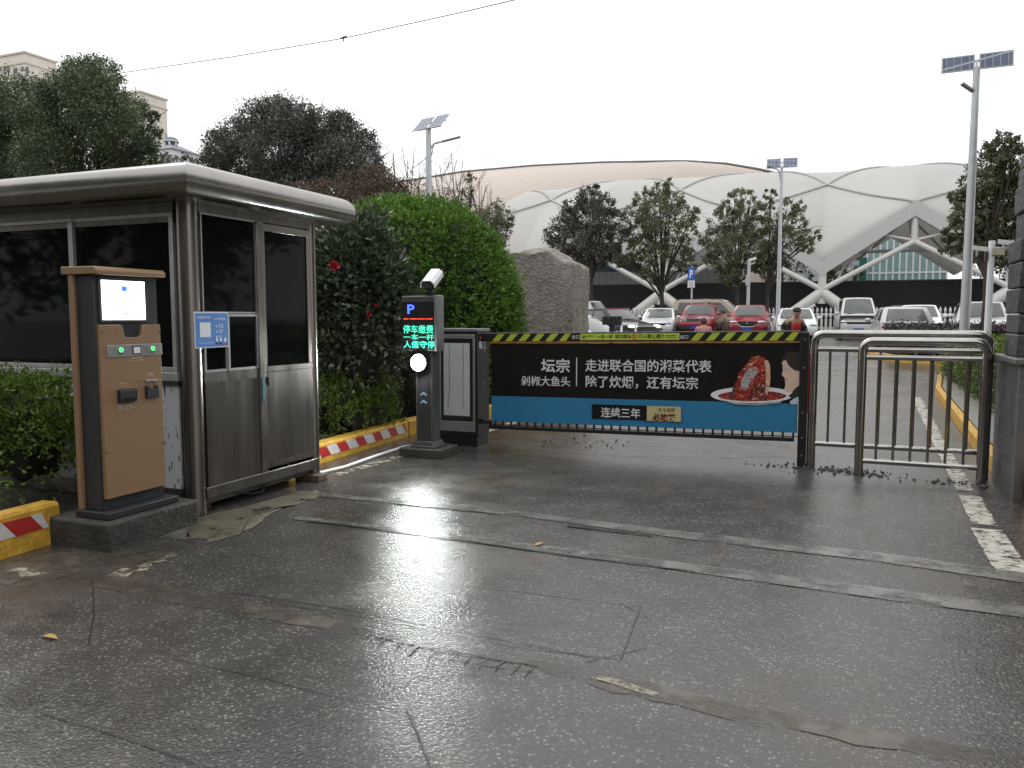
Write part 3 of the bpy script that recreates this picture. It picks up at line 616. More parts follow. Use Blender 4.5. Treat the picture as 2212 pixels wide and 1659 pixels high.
for x0_, sd in ((-4.20, 1), (-4.02, 3)):
    q_ = random.Random(sd); pts = [(x0_+q_.uniform(-.008, .008)+(.0 if i < 8 else (i-8)*-.012*(sd == 1)), yy+.0042, 1.19-i*.075) for i in range(11)]
    scr_.tube(pts, .0035, 4)
scr_.build('scratches', mat('scratch_grey', (.12, .13, .15), .6), dd, smooth=0)
for z in (1.11, .72): MB().tube([(cx1, 8.50, z), (cx1+.008, 8.50, z)], .014, 12).build('side_lock', CSL, cab)
st = MB().box((cx1+.0005, 8.40, 1.24), (cx1+.003, 8.60, 1.29)).build('sticker', RED, cab, smooth=0)
MB().text('出口欢迎', (cx1+.0035, 8.42, 1.252), (0, .16, 0), (0, 0, .026)).build('lettering', WM, st, smooth=0)
MB().text('车门', (cx1+.002, 8.37, 1.13), (0, .17, 0), (0, 0, .10), .03).build('lettering', WM, cab, smooth=0)
vt = MB()
for i in range(6): vt.box((cx1, 8.40, .88+i*.03), (cx1+.003, 8.46, .89+i*.03))
vt.build('vents', TAR, cab, smooth=0)
CABL = mat('black_cable', (.012, .012, .012), .5)
for i, l in enumerate(['black cable looping on the ground in front of the cabinet', 'tangled short black cable at the plinth of display post', 'thin black cable trailing from cabinet base towards the lane']):
    q_ = random.Random(30+i); pts = [Vector((-3.92+q_.uniform(-.1, .05), 7.85+q_.uniform(-.1, .2), .02))]
    for j in range(12):
        a = .5+j*(.55 if i < 2 else .22)+i; pts.append(pts[-1]+Vector((math.cos(a)*.07, math.sin(a)*.05+.012, q_.uniform(-.006, .006))))
        pts[-1].z = max(.01, pts[-1].z)
    one('cable', l, 'cable', MB().tube(pts, .006, 6), CABL)
one('pipe', 'white plastic pipe lying along the foot of the kerb', 'pipe', MB().tube([(-4.55, 6.0, .03), (-4.50, 6.6, .022), (-4.56, 7.3, .02), (-4.58, 7.9, .02), (-4.5, 8.2, .02)], .016, 8), WM)

# ------------------------------------------------------------------ advertising barrier
GQ = 8.45
def z5(x, y): return onq((1700+x/1.7015)/1.649, (1050+y/1.7015)/1.649, GQ)
XL, XR = z5(80, 300).x, z5(1957, 300).x
def sag(x): return (x-XL)*.0140
BLK = mat('banner_black', (.009, .008, .0078), .5, var=.2, spec=.2); BBL = mat('banner_blue', (.020, .17, .33), .5, var=.05)
RAILB = mat('rail_black', (.016, .016, .016), .4, .2, var=.2); HY = mat('hazard_yellow', (.38, .42, .04), .45, var=.12, vscale=20)
RUST = mat('rusty_orange', (.30, .15, .03), .6, var=.5, vscale=30); LW = mat('banner_white', (.60, .60, .60), .45, var=.03)
gate = thing('advertising_barrier', 'black and blue advertising barrier across the lane with hazard striped top rail', 'barrier', ((XL+XR)/2, GQ, 0))
def slab(x0, x1, z0, z1, y0, y1):      # slab following the sag of the arm
    return [(x0, y0, z0+sag(x0)), (x1, y0, z0+sag(x1)), (x1, y1, z0+sag(x1)), (x0, y1, z0+sag(x0)), (x0, y0, z1+sag(x0)), (x1, y0, z1+sag(x1)), (x1, y1, z1+sag(x1)), (x0, y1, z1+sag(x0))]
BF = [(0, 3, 2, 1), (4, 5, 6, 7), (0, 1, 5, 4), (1, 2, 6, 5), (2, 3, 7, 6), (3, 0, 4, 7)]
def zz(y, x=80): p = z5(x, y); return p.z-sag(p.x)
ZT, ZS, ZB0, ZBL, ZBB = zz(235), zz(290), zz(292), zz(612), zz(765)
rail = MB().add(slab(XL-.12, XR, ZS+.012, ZT, GQ-.02, GQ+.045), BF).build('top_rail', RAILB, gate, bevel=.004)
MB().add(slab(XL-.02, XR, ZT, ZT+.008, GQ-.022, GQ+.047), BF).build('rail_edge', CSL, rail)
MB().add(slab(XL, XR, ZS-.008, ZS+.012, GQ-.016, GQ+.03), BF).build('rust_strip', RUST, rail)
zs0, zs1 = ZS+.016, ZT-.006; hy = MB()
xa, xb, xc, xd = XL+.01, z5(572, 260).x, z5(1282, 260).x, XR-.01
for s0, s1 in ((xa, xb), (xc, xd)):
    n = round((s1-s0)/.165); per = (s1-s0)/n
    for i in range(n):
        p0 = s0+i*per+.02; q = [(p0, zs0), (p0+per*.52, zs0), (min(s1, p0+per*.98), zs1), (min(s1, p0+per*.46), zs1)]
        hy.add([(a, GQ-.0225, b+sag(a)) for a, b in q], [(0, 1, 2, 3)])
hy.build('hazard_stripes', HY, rail, smooth=0)
la, lb = z5(628, 260).x, z5(1228, 260).x
MB().add([(a, GQ-.0225, b+sag(a)) for a, b in ((la, zs0+.01), (lb, zs0+.01), (lb, zs1-.002), (la, zs1-.002))], [(0, 1, 2, 3)]).build('label_strip', mat('label_lime', (.42, .52, .06), .45, var=.05), rail, smooth=0)
def gtext(mb, s, xx0, xx1, yy0, yy1, off=.0245, bold=.012):
    a = z5(xx0, yy1); b = z5(xx1, yy1); c = z5(xx0, yy0)
    mb.text(s, (a.x, GQ-off, a.z), (b.x-a.x, 0, sag(b.x)-sag(a.x)), (0, 0, c.z-a.z), bold)
k_ = MB()
gtext(k_, '一车一杆', 727, 826, 240, 268); gtext(k_, '请勿跟车', 838, 936, 239, 266); gtext(k_, '行人禁止通行', 980, 1136, 238, 265)
gtext(k_, '智能停车场', 666, 712, 245, 256, bold=.0); gtext(k_, '智能道闸维护', 1146, 1212, 243, 252); gtext(k_, '13910860765', 1146, 1212, 256, 264, bold=.0)
gtext(k_, '印', 638, 660, 246, 268, bold=.03)
k_.build('lettering', TAR, rail, smooth=0)
n_ = MB(); c0 = z5(956, 252); n_.tube([(c0.x+.026*math.cos(a*math.pi/12), GQ-.0245, c0.z+.026*math.sin(a*math.pi/12)) for a in range(25)], .004, 5)
n_.tube([(c0.x-.018, GQ-.0245, c0.z+.018), (c0.x+.018, GQ-.0245, c0.z-.018)], .0035, 5).tube([(c0.x, GQ-.0245, c0.z+.012), (c0.x, GQ-.0245, c0.z-.004)], .004, 5).tube([(c0.x-.008, GQ-.0245, c0.z-.016), (c0.x, GQ-.0245, c0.z-.004), (c0.x+.008, GQ-.0245, c0.z-.016)], .003, 5)
n_.build('no_walking_mark', mat('mark_red', (.5, .05, .03), .5), rail, smooth=0)
for a_, b_ in ((578, 622), (1233, 1281)): w_ = MB(); gtext(w_, '出口', a_, b_, 243, 267); w_.build('lettering', LW, rail, smooth=0)
def wavy(x, z): return GQ-.006+.004*math.sin(x*19)+.003*math.sin(x*7+z*4)
def bgrid(mb, x0, x1, z0, z1, off, nx=60, nz=8):
    return mb.grid(lambda a, b: (x0+(x1-x0)*a, wavy(x0+(x1-x0)*a, z0+(z1-z0)*b)-off, z0+(z1-z0)*b+sag(x0+(x1-x0)*a)), nx, nz)
def bgrid2(x0, x1, z0, z1, off, th=.004):
    mb = bgrid(MB(), x0, x1, z0, z1, off); return bgrid(mb, x1, x0, z0, z1, off-th)
ban = bgrid2(XL+.015, XR-.004, ZBL, ZB0-.006, 0).build('banner_upper', BLK, gate)
bl = bgrid2(XL+.015, XR-.004, ZBB, ZBL, 0).build('banner_lower', BBL, gate)
OFF = .012
def gt(mb, *a, off=.020, **k): return gtext(mb, *a, off=off, **k)
for q_ in (('坛宗', 390, 565, 386, 470, .022), ('剁椒大鱼头', 270, 566, 490, 550, .012), ('走进联合国的湘菜代表', 658, 1422, 390, 464, .014), ('除了炊烟，还有坛宗', 660, 1340, 487, 562, .014)):
    t3 = MB(); gt(t3, *q_[:5], bold=q_[5]); t3.build('lettering', LW, ban, smooth=0)
t3 = MB()
a = z5(603, 380); b = z5(609, 553); t3.box((a.x, GQ-.0205, b.z), (a.x+.011, GQ-.019, a.z)); t3.build('divider_line', LW, ban, smooth=0)
def flat(poly, off): return MB().add([(z5(x, y).x, GQ-off, z5(x, y).z) for x, y in reversed(poly)], [tuple(range(len(poly)))])
def ell(cx_, cy_, rx, ry, n=40, a0=0, a1=2*math.pi): return [(cx_+rx*math.cos(a0+(a1-a0)*i/n), cy_+ry*math.sin(a0+(a1-a0)*i/n)) for i in range(n if a1-a0 > 6.2 else n+1)]
flat([(698, 662), (1030, 671), (1030, 758), (698, 748)], .018).build('dark_label', BLK, bl, smooth=0)
flat([(1030, 672), (1236, 678), (1236, 769), (1030, 762)], .018).build('gold_label', mat('label_gold', (.47, .40, .20), .5, var=.05), bl, smooth=0)
t4 = MB(); gt(t4, '连续三年', 752, 990, 680, 742, bold=.016); t4.build('lettering', LW, bl, smooth=0)
t5 = MB(); gt(t5, '大众点评', 1096, 1200, 683, 708, bold=.008); gt(t5, '必吃榜', 1064, 1204, 716, 762, bold=.03); t5.build('lettering', TAR, bl, smooth=0)
flat([(1098, 738), (1120, 752), (1172, 716), (1176, 724), (1121, 762), (1094, 744)], .0215).build('red_tick', mat('tick_red', (.42, .05, .03), .5), bl, smooth=0)
# printed dish and diner
PLT = mat('print_plate', (.66, .66, .66), .5, var=.08, vscale=20); SKN = mat('print_skin', (.58, .42, .33), .55, var=.08, vscale=12); HAR = mat('print_hair', (.02, .015, .013), .5, var=.3, vscale=40)
def chili():
    m = mat('print_chilli', (.30, .03, .02), .5, vscale=40); r = [n for n in m.node_tree.nodes if n.type == 'VALTORGB'][0].color_ramp
    r.elements[0].position = .38; r.elements[0].color = (.05, .006, .005, 1); r.elements[1].position = .72; r.elements[1].color = (.60, .48, .40, 1)
    e = r.elements.new(.47); e.color = (.09, .012, .009, 1); e = r.elements.new(.54); e.color = (.34, .022, .014, 1); e = r.elements.new(.63); e.color = (.42, .07, .03, 1); return m
CH = chili()
pic = flat(ell(1668, 606, 252, 50), .0185).build('plate_picture', PLT, ban, smooth=0)
flat([(1480, 635), (1560, 652), (1660, 661), (1760, 656), (1850, 640), (1835, 655), (1700, 668), (1560, 662)], .0187).build('plate_rim', mat('print_grey', (.35, .35, .36), .5), ban, smooth=0)
flat(ell(1668, 612, 206, 32), .0195).build('sauce_picture', CH, ban, smooth=0)
fish = [(1535, 630), (1552, 560), (1575, 510), (1592, 470), (1625, 428), (1660, 385), (1700, 366), (1735, 376), (1752, 396), (1762, 430), (1770, 520), (1765, 590), (1775, 632), (1650, 642)]
flat(fish, .0205).build('dish_picture', CH, ban, smooth=0)
flat([(1740, 400), (1762, 395), (1775, 425), (1778, 510), (1770, 570), (1756, 610), (1745, 590), (1752, 510), (1748, 440)], .0215).build('fish_cheek', mat('print_cream', (.55, .36, .24), .5, var=.15, vscale=25), ban, smooth=0)
flat([(1536, 632), (1556, 555), (1566, 560), (1556, 632)], .0215).build('fish_skin', mat('print_dark', (.05, .05, .05), .5), ban, smooth=0)
r_ = random.Random(4); gs = MB(); rs_ = MB(); ws = MB()
flat([(1598, 560), (1602, 520), (1625, 470), (1660, 432), (1700, 440), (1706, 470), (1680, 500), (1650, 540), (1630, 585)], .0212).build('fish_silver', mat('print_silver', (.33, .33, .35), .5, var=.6, vscale=60), ban, smooth=0)
flat([(1690, 560), (1745, 520), (1750, 600), (1720, 632), (1660, 630), (1655, 590)], .0212).build('fish_shadow', mat('print_shade', (.06, .018, .012), .5, var=.7, vscale=50), ban, smooth=0)
for i in range(150):
    t0 = r_.random(); y0_ = 375+t0*255; xw = (62 if y0_ < 420 else 115) * (.35+.65*min(1, t0*2.2)); x0_ = 1692-t0*42+r_.uniform(-1, 1)*xw*.8; a0 = r_.uniform(0, 3.14); l_ = r_.uniform(4, 16)
    p0, p1 = (x0_-l_*math.cos(a0), y0_-l_*math.sin(a0)*.7), (x0_+l_*math.cos(a0), y0_+l_*math.sin(a0)*.7); nx, ny = -math.sin(a0)*r_.uniform(1.5, 3.5), math.cos(a0)*2.5
    q = [(p0[0]+nx, p0[1]+ny), (p1[0]+nx, p1[1]+ny), (p1[0]-nx, p1[1]-ny), (p0[0]-nx, p0[1]-ny)]
    tgt = (rs_ if i % 5 else ws) if i % 13 else gs
    tgt.add([(z5(x, y).x, GQ-.0222-i*1e-5, z5(x, y).z) for x, y in q], [(0, 1, 2, 3)])
rs_.build('chilli_shreds', mat('print_red', (.42, .03, .015), .5, var=.3, vscale=60), ban, smooth=0); ws.build('onion_shreds', mat('print_pale', (.62, .45, .36), .5), ban, smooth=0); gs.build('scallion_shreds', mat('print_green', (.18, .28, .05), .5), ban, smooth=0)
face = [(1958, 430), (1925, 420), (1880, 388), (1858, 394), (1848, 410), (1849, 424), (1852, 434), (1851, 446), (1854, 458), (1849, 474), (1846, 486), (1853, 493), (1861, 498), (1863, 506), (1866, 512), (1864, 519), (1867, 528), (1868, 545), (1866, 560), (1857, 576), (1880, 590), (1910, 588), (1932, 562), (1958, 545)]
flat(face, .0188).build('diner_face', SKN, ban, smooth=0)
hair = [(1958, 350), (1915, 342), (1880, 352), (1853, 378), (1838, 412), (1840, 425), (1846, 408), (1862, 396), (1874, 398), (1882, 418), (1900, 440), (1922, 455), (1940, 462), (1958, 460)]
flat(hair, .0200).build('diner_hair', HAR, ban, smooth=0)
flat([(1853, 380), (1864, 372), (1888, 340), (1884, 338)], .0200).build('hair_wisp', HAR, ban, smooth=0)
flat([(1862, 449), (1872, 451), (1884, 449), (1873, 454)], .0203).build('diner_eye', HAR, ban, smooth=0)
flat([(1865, 511), (1876, 507), (1888, 503), (1878, 512), (1868, 518)], .0203).build('diner_lips', mat('print_lips', (.45, .08, .07), .5), ban, smooth=0)
flat([(1958, 545), (1940, 556), (1915, 590), (1885, 612), (1915, 630), (1880, 660), (1958, 662)], .0192).build('diner_clothes', mat('print_black', (.018, .018, .02), .5), ban, smooth=0)
flat([(1958, 612), (1920, 628), (1895, 645), (1900, 663), (1958, 664)], .0196).build('diner_sleeve', mat('print_pale_blue', (.42, .50, .56), .5), ban, smooth=0)
# bottom rail, eyelet ties, hinge stub
bz = zz(800); br_ = MB().add(slab(XL-.02, XR-.03, bz-.022, bz+.018, GQ-.02, GQ+.03), BF).build('bottom_rail', RAILB, gate, bevel=.004)
MB().add(slab(XL-.02, XR-.002, bz+.024, bz+.034, GQ-.008, GQ+.012), BF).build('tension_rod', RAILB, gate)
for i in range(34):
    x_ = XL+.06+i*(XR-XL-.1)/33; MB().box((x_-.010, GQ-.012, bz+.02+sag(x_)), (x_+.010, GQ+.014, ZBB+.006+sag(x_))).build('banner_tie', RAILB, gate)
MB().tube([(XL-.13, GQ, .285), (XL+.02, GQ, .285)], .022, 12).tube([(XL-.1, GQ, .26), (XL-.1, GQ, .32)], .035, 12).build('hinge', RAILB, gate)
gp_ = thing('barrier_post', 'dark upright post receiving the free end of the barrier', 'post', (-.33, 8.45, 0))
MB().box((XR+.003, GQ-.035, -.02), (XR+.085, GQ+.06, 1.352)).build('post_body', RAILB, gp_, bevel=.005)
MB().box((XR+.0855, GQ-.02, .55), (XR+.092, GQ+.02, 1.2)).build('red_reflector', RED, gp_)
bo = MB()
for z in (1.28, 1.0, .55, .30, .12): bo.tube([(XR+.045, GQ-.04, z), (XR+.045, GQ-.034, z)], .009, 8)
bo.build('bolts', CSL, gp_)

# ------------------------------------------------------------------ stainless railings
CHR = mat('polished_steel', (.40, .39, .38), .17, 1.0, var=.12, vscale=6, rvar=.05)
def railing(name, label, x0, x1, yq, ztop, zr, zb, nb, r):
    t = thing(name, label, 'railing', ((x0+x1)/2, yq, 0)); R_ = .09
    pts = [(x0, yq, -.03), (x0, yq, ztop-R_-.02)]+[(x0+R_-R_*math.cos(a*math.pi/12), yq, ztop-R_+R_*math.sin(a*math.pi/12)) for a in range(7)]
    pts += [(x1-R_+R_*math.sin(a*math.pi/12), yq, ztop-R_+R_*math.cos(a*math.pi/12)) for a in range(7)]+[(x1, yq, ztop-R_-.02), (x1, yq, -.03)]
    MB().tube(pts, r, 16).build('rail_hoop', CHR, t)
    MB().tube([(x0+r*.6, yq, zr), (x1-r*.6, yq, zr)], r*.62, 12).build('crossbar', CHR, t); MB().tube([(x0+r*.6, yq, zb), (x1-r*.6, yq, zb)], r*.62, 12).build('crossbar', CHR, t)
    for i in range(nb):
        x_ = x0+(x1-x0)*(i+1)/(nb+1); MB().tube([(x_, yq, zb), (x_, yq, zr)], .0125, 10).build('baluster', CHR, t)
    return t
railing('steel_railing', 'longer steel railing joined to barrier post, behind the other railing', -.235, 1.27, 8.45, 1.335, 1.185, .245, 9, .042)
railing('steel_railing', 'shorter steel railing standing in front by the granite wall', .20, 1.21, 8.18, 1.275, 1.125, .145, 6, .040)

# ------------------------------------------------------------------ dark wall and pillar at right
GRN_ = mat('dark_granite', (.075, .077, .078), .32, var=.35, vscale=6, rvar=.12); CAPM = mat('granite_cap', (.11, .11, .11), .35, var=.25, vscale=20)
SLATE = mat('dark_slate', (.045, .047, .05), .55, var=.5, vscale=4, bump=.9, bscale=12)
wl = thing('granite_wall', 'low dark granite wall with pale cap at right of railings', 'wall', (2.4, 8.0, 0))
MB().box((1.345, 7.46, -.05), (3.6, 8.5, 1.12)).build('wall_body', GRN_, wl)
MB().box((1.305, 7.42, 1.12), (3.65, 8.52, 1.165)).build('cap', CAPM, wl, bevel=.006)
MB().box((1.338, 7.452, -.02), (1.41, 7.52, 1.119)).build('corner_trim', CAPM, wl, bevel=.004)
MB().box((1.50, 7.448, .35), (3.5, 7.4595, 1.05)).build('recessed_panel', TAR, wl)
MB().box((1.462, 7.444, .83), (1.62, 7.455, 1.02)).build('white_plate', WM, wl)
pl_ = thing('stone_pillar', 'tall pillar of rough dark slate blocks standing on the granite wall', 'pillar', (2.0, 8.0, 1.165)); r_ = random.Random(9)
z = 1.166
while z < 2.85:
    h = r_.uniform(.16, .24); j = r_.uniform(-.015, .012)+(0.03 if z > 2.1 else 0)+(.02 if z > 2.5 else 0)
    xs_ = [1.375+j]+sorted(r_.uniform(1.6, 2.6) for _ in range(2))+[2.7]
    for a_, b_ in zip(xs_, xs_[1:]): dj = r_.uniform(-.012, .012); MB().box((a_, 7.80+dj, z), (b_-.006, 8.35, min(z+h-.008, 2.9))).build('stone_block', SLATE, pl_, bevel=.012)
    z += h
# ------------------------------------------------------------------ planting
LM_HEDGE = leafmat('hedge_leaf', (.040, .090, .014), (.17, .33, .050), .38, .25)
LM_CAM = leafmat('camellia_leaf', (.035, .052, .026), (.12, .15, .085), .28, .1)
LM_LOW = leafmat('low_hedge_leaf', (.032, .068, .012), (.20, .31, .05), .42, .25)
LM_PUR = leafmat('purple_leaf', (.018, .014, .017), (.065, .045, .05), .45, .15)
LM_T1 = leafmat('camphor_leaf', (.034, .056, .022), (.13, .175, .08), .4, .22)
LM_T2 = leafmat('grey_leaf', (.05, .052, .045), (.14, .14, .12), .42, .2)
LM_T3 = leafmat('far_leaf', (.06, .075, .04), (.20, .225, .115), .45, .25)
LM_BR = leafmat('brown_leaf', (.055, .042, .028), (.16, .115, .075), .55, .25)
LM_YG = leafmat('yellow_green_leaf', (.05, .08, .008), (.22, .27, .03), .42, .3)
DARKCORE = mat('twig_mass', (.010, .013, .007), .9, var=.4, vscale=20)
TWIG = mat('twig_brown', (.07, .05, .04), .8, var=.3)
# big clipped dome: leaves in tufts over an egg-shaped shell round a mass of dark twigs
def dome(name, label, c, rad, leaf, n, lm, seed, cat='shrub', zcut=0., amp=.06, core=.88, tuft=7, pw=1.0, trunk=True, jag=.05, asp=.5, group=None):
    rng = np.random.default_rng(seed); t = thing(name, label, cat, (c[0], c[1], max(zcut, 0)), group); R_ = np.array(rad)
    ph = rng.uniform(0, 6, 8)
    def lump(d): return 1+amp*(np.sin(3*d[..., 0]*2+ph[0])*np.cos(4*d[..., 2]+ph[1])+.6*np.sin(7*d[..., 1]+ph[2]+5*d[..., 0]))*.6
    def shape(d):      # squarer shoulders than an ellipsoid
        k = (np.abs(d)**(2*pw)).sum(-1)**(-1/(2*pw)) if pw != 1 else 1.0
        return d*(k[..., None] if pw != 1 else 1)
    nt_ = n//tuft; d = unit(rng, nt_); d[:, 2] = np.abs(d[:, 2])*np.where(rng.random(nt_) < .82, 1, -.5); d /= np.linalg.norm(d, axis=1)[:, None]
    T = np.array(c)+shape(d)*R_*(lump(d)*(1+rng.normal(size=nt_)*jag*.5-np.abs(rng.normal(size=nt_))*jag))[:, None]
    k = np.repeat(np.arange(nt_), tuft); nrm = d[k]/R_; nrm /= np.linalg.norm(nrm, axis=1)[:, None]
    off = rng.normal(size=(len(k), 3))*leaf*.6
    P = T[k]+off; D = nrm*.5+off/leaf*.75+rng.normal(size=(len(k), 3))*.25+np.array([0, 0, .3]); ok = P[:, 2] > zcut+.03
    leaf_mesh('crown', P[ok], D[ok], leaf, asp, lm, t, rng)
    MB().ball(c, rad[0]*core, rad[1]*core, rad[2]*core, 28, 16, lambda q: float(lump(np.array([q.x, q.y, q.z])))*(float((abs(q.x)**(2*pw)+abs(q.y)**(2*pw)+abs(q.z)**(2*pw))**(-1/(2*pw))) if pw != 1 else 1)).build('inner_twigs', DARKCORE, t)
    return t, P
p0 = dep(945, 705, 13.0)
cz = 1.15; c_ = dep(935, 640, 13.0)
c_ = dep(884, 640, 13.0)
dome('round_hedge', 'huge bright green clipped dome hedge beside the grey boulder', (c_.x, c_.y, cz), (1.84, 1.6, 2.22), .068, 56000, LM_HEDGE, 3, cat='hedge', zcut=.06, amp=.045, pw=1.12, core=.92, jag=.034, tuft=10)
# camellia with red flowers
c_ = dep(765, 640, 9.6)
cam_t, CP = dome('camellia', 'dark leaved camellia bush with red flowers by the booth', (c_.x, c_.y, 1.55), (.70, .60, 1.14), .085, 13000, LM_CAM, 4, zcut=.5, amp=.1, jag=.12, core=.8, tuft=4, asp=.52)
MB().tube([(c_.x, c_.y, 0), (c_.x+.02, c_.y, 1.2)], .04, 8).build('stem', BARK, cam_t)
FLR = mat('camellia_red', (.50, .012, .025), .5, var=.3, vscale=60)
def flower(u, v, r, Y):
    p = dep(u, v, Y); rng = np.random.default_rng(int(u)); d = unit(rng, 46); P = np.array(p)+d*r*.62*rng.uniform(.5, 1, 46)[:, None]
    return leaf_mesh('flower', P, d+rng.normal(size=(46, 3))*.3+np.array([0, 0, .2]), r*.95, .95, FLR, cam_t, rng, fold=.6)
flower(723, 574, .06, 8.72); flower(812, 660, .03, 9.0); flower(797, 680, .034, 8.95)
# purple and green low hedges between kerb and camellia
def lowhedge(name, label, u, v, P_, rad, leaf, n, lm, seed, zc, cat='hedge', **k):
    q = onp(u, v, P_); return dome(name, label, (q.x, q.y, zc), rad, leaf, n, lm, seed, cat=cat, zcut=k.pop('zcut', .06), pw=k.pop('pw', 1.25), **k)
lowhedge('purple_hedge', 'dark purple leaved hedge under the camellia', 800, 790, -5.85, (.5, .95, .68), .045, 8000, LM_PUR, 5, .62, amp=.12, jag=.1, core=.85)
lowhedge('low_hedge', 'loose green hedge behind the striped kerb between booth and post', 760, 860, -5.42, (.42, .78, .46), .042, 9000, LM_LOW, 6, .42, amp=.18, jag=.14, core=.72)
lowhedge('purple_hedge', 'dim purple hedge directly behind the display post', 890, 840, -5.6, (.4, .7, .55), .045, 5500, LM_PUR, 7, .5, amp=.12, jag=.1, core=.8)
lowhedge('low_hedge', 'bright loose hedge at left edge in front of booth panel', 30, 960, -5.75, (.66, .36, .48), .040, 9000, LM_LOW, 8, .60, amp=.18, jag=.16, core=.62, zcut=.1)
lowhedge('purple_hedge', 'dark purple shrub sprig at far left under booth window', -5, 830, -6.2, (.22, .2, .35), .04, 1500, LM_PUR, 9, .72, amp=.2, jag=.15, core=.6)
# ------------------------------------------------------------------ boulder
ROCK = mat('rough_boulder', (.27, .25, .222), .85, var=.26, vscale=9, bump=1.0, bscale=24, bdist=.055)
c_ = dep(1163, 700, 15.5); r_ = random.Random(12)
def rock():
    from mathutils import noise as N
    mb = MB(); hx, hy, hz = .88, .5, 2.62; n = 26; vs = {}; V = []; F = []
    def vid(p):
        k = tuple(round(x, 4) for x in p)
        if k not in vs:
            x, y, z = p; q = Vector((x, y, z*1.6)); top = 1.0-.03*x+.035*math.sin(x*3+1)
            X = x*hx*(1.0-.02*z)+.035*N.noise(q*2.3+Vector((5, 0, 0)))+.022*N.noise(q*8); Y = y*hy*(1.02-.15*max(0, z-.8))+.06*N.noise(q*2.1)+.02*N.noise(q*9)
            Z = z*hz*top+(.10*N.noise(q*2.7+Vector((0, 9, 0)))+.035*N.noise(q*9) if z > .8 else 0)-(.08*max(0, x-.2)**2 if z > .9 else 0)
            e = max(abs(x), abs(y)); 
            if z > .97 and e > .82: Z -= .03*(e-.9)/.1 if e > .9 else 0
            vs[k] = len(V); V.append((c_.x+X, c_.y+Y, Z+.05))
        return vs[k]
    rng_i = range(n)
    for a in rng_i:
        for b in rng_i:
            s0, s1, t0, t1 = -1+2*a/n, -1+2*(a+1)/n, b/n, (b+1)/n; u0, u1 = -1+2*b/n, -1+2*(b+1)/n
            F.append((vid((s0, -1, t0)), vid((s1, -1, t0)), vid((s1, -1, t1)), vid((s0, -1, t1)))); F.append((vid((s0, 1, t0)), vid((s0, 1, t1)), vid((s1, 1, t1)), vid((s1, 1, t0))))
            F.append((vid((1, s0, t0)), vid((1, s1, t0)), vid((1, s1, t1)), vid((1, s0, t1)))); F.append((vid((-1, s0, t0)), vid((-1, s0, t1)), vid((-1, s1, t1)), vid((-1, s1, t0))))
            F.append((vid((s0, u0, 1)), vid((s1, u0, 1)), vid((s1, u1, 1)), vid((s0, u1, 1))))
    return mb.add(V, F)
one('boulder', 'tall rough grey boulder standing right of the dome hedge', 'boulder', rock(), ROCK, smooth=50)

# ------------------------------------------------------------------ trees behind the booth
tree('tree', 'broad dark evergreen tree rising at far left behind booth', 150, 23.5, [(30, 230, 75), (-60, 250, 90), (100, 270, 70), (190, 190, 62), (225, 160, 40), (180, 165, 45), (150, 230, 70), (230, 250, 70), (280, 235, 42), (255, 310, 60), (320, 300, 34), (300, 345, 50), (200, 340, 75), (110, 350, 75), (20, 340, 80), (-50, 360, 80), (120, 195, 40), (335, 255, 16)],
     .115, 4.6, LM_T1, 21, .16, 1.6, fork=.42, group=None)
tree('tree', 'rounded grey evergreen tree with brownish skirt behind booth roof', 620, 26, [(600, 255, 52), (560, 270, 55), (640, 262, 50), (690, 280, 50), (735, 265, 30), (740, 300, 48), (785, 310, 36), (520, 300, 50), (480, 320, 42), (460, 360, 40), (520, 360, 60), (600, 330, 70), (670, 345, 70), (740, 350, 60), (800, 355, 34), (600, 225, 24), (560, 400, 60), (640, 405, 60), (720, 400, 60), (790, 390, 45), (450, 400, 40)],
     .105, 4.8, LM_T2, 22, .16, 1.5, fork=.42)
tree('shrub', 'reddish brown hedge tree below the grey evergreen', 760, 22, [(640, 425, 40), (700, 420, 45), (760, 405, 45), (810, 385, 38), (840, 400, 36), (860, 420, 30), (810, 430, 40)], .08, 2.2, LM_BR, 23, .07, .7, cat='shrub', fork=.3)
tree('tree', 'small pale leaved tree between dome hedge and boulder', 1065, 24, [(1060, 475, 32), (1085, 470, 26), (1050, 500, 34), (1085, 500, 28), (1030, 470, 25), (1100, 480, 14), (1075, 445, 15), (1060, 525, 30), (1010, 415, 16), (1015, 385, 15), (1000, 440, 22)], .075, 2.0, LM_T3, 24, .06, .7, fork=.3, spread=.3)
# bare twiggy shrubs behind the dome
def bare(name, label, u, q, tops, seed, r0=.036, cat='shrub'):
    rng = np.random.default_rng(seed); x = pu(u, q); t = thing(name, label, cat, (x, q, G(q))); mb = MB(); base = Vector((x, q, G(q)-.05))
    def grow(a, b, r, lev):
        m_ = a.lerp(b, .5)+Vector(rng.normal(size=3))*(b-a).length*.04; mb.tube([a, m_, b], [r, r*.7, r*.3], 5 if lev < 2 else 4, caps=False)
        if lev < 3:
            for k in range([10, 6, 3][lev]):
                f = rng.uniform(.25, .95); s_ = a.lerp(b, f); ln = (b-a).length*(1-f*.6)*rng.uniform(.25, .5)
                d = ((b-a).normalized()*1.0+Vector(rng.normal(size=3))*.42+Vector((0, 0, .15))).normalized(); grow(s_, s_+d*ln, r*(1-f*.5)*.5, lev+1)
    for u2, v2 in tops: grow(base+Vector((rng.normal()*.1, rng.normal()*.1, 0)), onq(u2, v2, q+rng.uniform(-.6, .6)), r0, 0)
    mb.build('bare_branches', TWIG, t); return t
bare('bare_shrub', 'leafless twiggy shrub left of the leaning solar lamp', 880, 24, [(850, 330), (868, 315), (880, 345), (905, 350), (840, 370), (895, 320)], 31)
